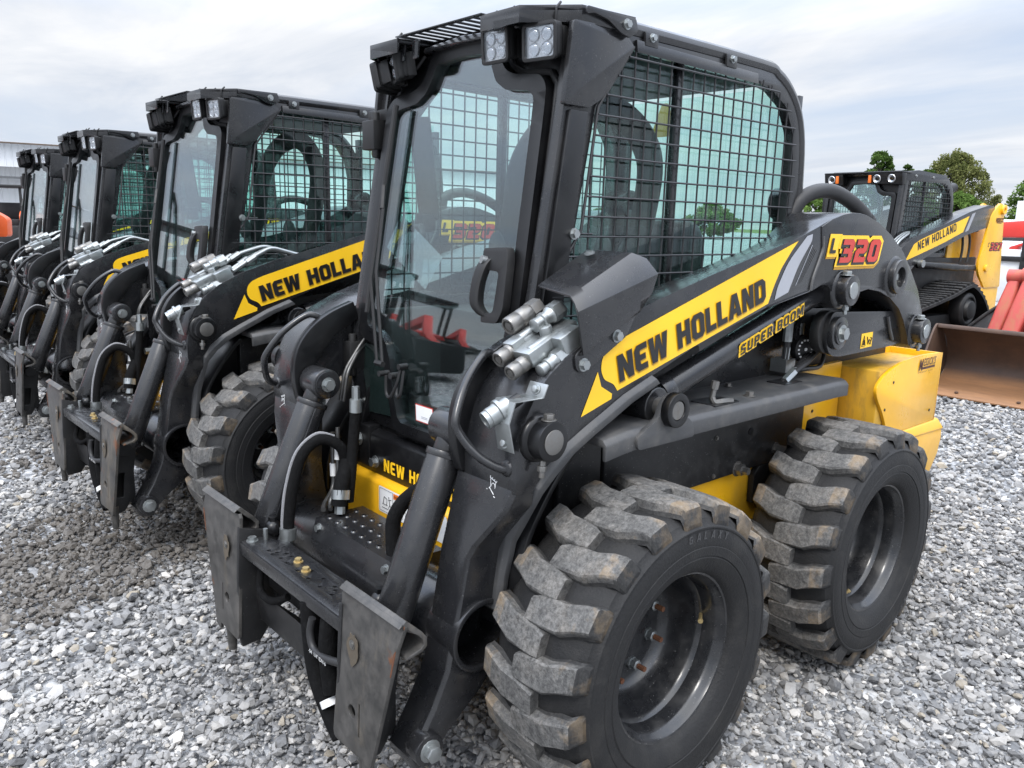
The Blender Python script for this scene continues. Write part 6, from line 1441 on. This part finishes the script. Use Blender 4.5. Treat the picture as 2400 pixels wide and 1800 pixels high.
def stones():
    g = np.random.default_rng(4)
    # a handful of angular stone shapes: jittered low polyhedra, flattened
    bm = bmesh.new(); bmesh.ops.create_icosphere(bm, subdivisions=1, radius=1); bm.verts.ensure_lookup_table()
    base = np.array([v.co[:] for v in bm.verts]); faces = np.array([[v.index for v in f.verts] for f in bm.faces]); bm.free()
    kinds = []
    for k in range(24):
        s = base*(1+g.normal(0, .20, (len(base), 1)))
        for _ in range(5):            # shear flat facets off
            d = g.normal(size=3); d /= np.linalg.norm(d); h = s@d; c = .62+.25*g.random(); s = s-np.maximum(0, h-c)[:, None]*d
        kinds.append(s*np.array((1.0, .72+.2*g.random(), .42+.25*g.random())))
    kinds = np.array(kinds)
    pos = []; size = []
    def scatter(r0, r1, dens, sz, half):
        # ring sector in front of the camera, generous at both sides
        n = int(dens*(r1**2-r0**2)*half); r = np.sqrt(r0**2+(r1**2-r0**2)*g.random(n)); a = math.atan2(FW[1], FW[0])+(g.random(n)*2-1)*half
        pos.append(np.stack([CAM[0]+r*np.cos(a), CAM[1]+r*np.sin(a)], 1)); size.append(np.clip(g.lognormal(math.log(sz*.92), .40, n), sz*.4, sz*2.5))
    scatter(.35, 2.6, 2600, .0115, 1.05); scatter(.35, 2.6, 4200, .0062, 1.05); scatter(2.6, 5.0, 1900, .0128, .85); scatter(2.6, 5, 1500, .0075, .85); scatter(5.0, 9.0, 900, .0165, .72); scatter(9, 16, 190, .027, .66)
    P = np.concatenate(pos); Z = np.concatenate(size); n = len(P)
    cl = np.array([[math.cos(1.3*i)*1.0, math.sin(1.3*i)] for i in range(5)])
    fld = sum(np.sin(P@(cl[i]*(.9+.55*i))+i*1.7)/(1+.4*i) for i in range(5))
    k = g.integers(0, len(kinds), n); sh = kinds[k]*Z[:, None, None]
    a, b, c = g.random(n)*2*np.pi, g.normal(0, .42, n), g.normal(0, .42, n)
    ca, sa, cb, sb, cc, sc = np.cos(a), np.sin(a), np.cos(b), np.sin(b), np.cos(c), np.sin(c); o = np.zeros(n); i1 = np.ones(n)
    Rz = np.array([[ca, -sa, o], [sa, ca, o], [o, o, i1]]).transpose(2, 0, 1); Rx = np.array([[i1, o, o], [o, cb, -sb], [o, sb, cb]]).transpose(2, 0, 1); Ry = np.array([[cc, o, sc], [o, i1, o], [-sc, o, cc]]).transpose(2, 0, 1)
    sh = np.einsum('nij,nkj->nki', Rz@Rx@Ry, sh)
    zz = -.016+Z*.45*g.random(n)+.006*fld*.5+np.where(Z > .012, .006, 0)*g.random(n)
    sh += np.concatenate([P, zz[:, None]], 1)[:, None, :]
    # colour: blue grey limestone, some near white, some dark; a brown muddy patch by the second loader
    t = g.random(n); col = np.empty((n, 3))
    pal = np.array([(.060, .062, .068), (.115, .119, .127), (.185, .189, .196), (.26, .262, .265), (.345, .342, .335), (.46, .45, .435), (.28, .25, .20)])
    w = np.array([.07, .17, .28, .26, .13, .06, .03]); idx = np.searchsorted(np.cumsum(w), t).clip(0, 6); col = pal[idx]*(1+g.normal(0, .12, (n, 1)))
    def blob(x, y, rx, ry, rot=0): 
        dx, dy = P[:, 0]-x, P[:, 1]-y; c_, s_ = math.cos(rot), math.sin(rot); return np.exp(-(((dx*c_+dy*s_)/rx)**2+((-dx*s_+dy*c_)/ry)**2))
    wob = .75+.25*np.sin(P[:, 0]*9+np.sin(P[:, 1]*7)*1.4)
    mud = np.clip((blob(.85, -1.82, .52, .27, .9)*1.4+blob(.38, -1.6, .45, .20, .5)*.8+blob(.3, -3.3, .5, .35)*.6+blob(-1.0, 1.1, .5, .16, .4)*.0)*wob, 0, 1)
    m2 = (mud > .08+.24*g.random(n)); col[m2] = col[m2]*.15+np.array((.036, .026, .015))
    pale = np.clip(blob(1.0, -.62, .30, .25)*.9+blob(.9, -.2, .25, .2)*.5, 0, 1); m3 = pale > .3+.5*g.random(n); col[m3] = col[m3]*.6+.16
    col = np.clip(col*np.array((1.10, 1.065, 1.02)), .015, .68)
    V = sh.reshape(-1, 3).astype(np.float32); nv = len(base); F = (faces[None]+(np.arange(n)*nv)[:, None, None]).reshape(-1, 3).astype(np.int32)
    me = bpy.data.meshes.new('gravel'); me.vertices.add(len(V)); me.vertices.foreach_set('co', V.ravel()); me.loops.add(F.size); me.polygons.add(len(F))
    me.loops.foreach_set('vertex_index', F.ravel()); me.polygons.foreach_set('loop_start', np.arange(len(F), dtype=np.int32)*3); me.update(calc_edges=True)
    me.shade_flat(); at = me.attributes.new('stone', 'FLOAT_COLOR', 'POINT'); at.data.foreach_set('color', np.repeat(np.concatenate([col, np.ones((n, 1))], 1), nv, 0).astype(np.float32).ravel())
    me.materials.append(stonemat()); ob = bpy.data.objects.new('gravel', me); COL.objects.link(ob)
    tag(ob, 'loose blue grey crushed stone spread over the yard', 'gravel', kind='stuff')
    print('stones', n)
stones()

# ------------------------------------------------------------------ sky, sun, camera
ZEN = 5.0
SUN_EL, SUN_AZ = R(52), R(28)      # light from above, behind the camera's right shoulder
w = bpy.data.worlds.new('World'); S.world = w; w.use_nodes = True; nt = w.node_tree; nt.nodes.clear()
out = N(nt, 'ShaderNodeOutputWorld'); bg = N(nt, 'ShaderNodeBackground'); nt.links.new(bg.outputs[0], out.inputs[0]); bg.inputs[1].default_value = .133
sky = N(nt, 'ShaderNodeTexSky', sky_type='NISHITA'); sky.sun_disc = False; sky.sun_elevation = SUN_EL; sky.sun_rotation = math.pi/2-SUN_AZ; sky.air_density = 1.2; sky.dust_density = 1.5
tc = N(nt, 'ShaderNodeTexCoord'); sx = N(nt, 'ShaderNodeSeparateXYZ'); nt.links.new(tc.outputs['Generated'], sx.inputs[0])
zc = math_(nt, 'ADD', math_(nt, 'MAXIMUM', sx.outputs[2], 0.0), .10)
cx = N(nt, 'ShaderNodeCombineXYZ'); nt.links.new(math_(nt, 'DIVIDE', sx.outputs[0], zc), cx.inputs[0]); nt.links.new(math_(nt, 'DIVIDE', sx.outputs[1], zc), cx.inputs[1])
def cloud(scale, det, rough, off, lo, hi):
    mp = N(nt, 'ShaderNodeMapping'); mp.inputs['Location'].default_value = off; mp.inputs['Rotation'].default_value = (0, 0, .85); mp.inputs['Scale'].default_value = (1.0, .55, 1); nt.links.new(cx.outputs[0], mp.inputs[0])
    n = N(nt, 'ShaderNodeTexNoise'); n.inputs['Scale'].default_value = scale; n.inputs['Detail'].default_value = det; n.inputs['Roughness'].default_value = rough; n.inputs['Distortion'].default_value = .4; nt.links.new(mp.outputs[0], n.inputs['Vector'])
    return ramp(nt, n.outputs[0], [(lo, 0), (hi, 1)]).outputs[0]
c1 = cloud(.8, 7, .55, (3.1, 1.7, 0), .38, .60); c2 = cloud(1.3, 8, .58, (.3, 5.2, 2), .36, .64)
base = mixc(nt, .80, sky.outputs[0], (5.0, 5.7, 7.1))
grey = mixc(nt, c2, (5.3, 5.75, 6.5), (7.5, 7.6, 7.8))
col = mixc(nt, c1, base, grey)
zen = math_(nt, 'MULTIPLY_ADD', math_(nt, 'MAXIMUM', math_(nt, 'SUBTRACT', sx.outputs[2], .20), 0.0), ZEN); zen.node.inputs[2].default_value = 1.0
hz = math_(nt, 'POWER', math_(nt, 'SUBTRACT', 1, math_(nt, 'MAXIMUM', sx.outputs[2], 0)), 9.0)
col = mixc(nt, math_(nt, 'MULTIPLY', hz, .35), col, (6.4, 6.6, 6.9))
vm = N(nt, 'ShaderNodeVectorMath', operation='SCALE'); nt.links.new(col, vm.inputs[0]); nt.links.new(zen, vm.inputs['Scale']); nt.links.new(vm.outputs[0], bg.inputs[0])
sl = bpy.data.lights.new('sun', 'SUN'); sl.energy = 2.0; sl.angle = R(14); sl.color = (1, .96, .90); so = bpy.data.objects.new('sun', sl); COL.objects.link(so)
so.rotation_euler = (math.pi/2-SUN_EL, 0, SUN_AZ+math.pi/2)
cam = bpy.data.cameras.new('camera'); co = bpy.data.objects.new('camera', cam); COL.objects.link(co); S.camera = co
f = Vector((CF)); r = Vector((CR)); u = Vector((CU))
co.matrix_world = Matrix(((r.x, u.x, -f.x, CP[0]), (r.y, u.y, -f.y, CP[1]), (r.z, u.z, -f.z, CP[2]), (0, 0, 0, 1)))
cam.sensor_width = 36; cam.lens = CL; cam.clip_start = .05; cam.clip_end = 2000
S.view_settings.view_transform = 'Standard'; S.view_settings.look = 'None'; S.view_settings.exposure = EXPO; S.view_settings.gamma = 1
S.cycles.max_bounces = 10; S.cycles.transparent_max_bounces = 24; S.cycles.glossy_bounces = 4; S.cycles.diffuse_bounces = 3
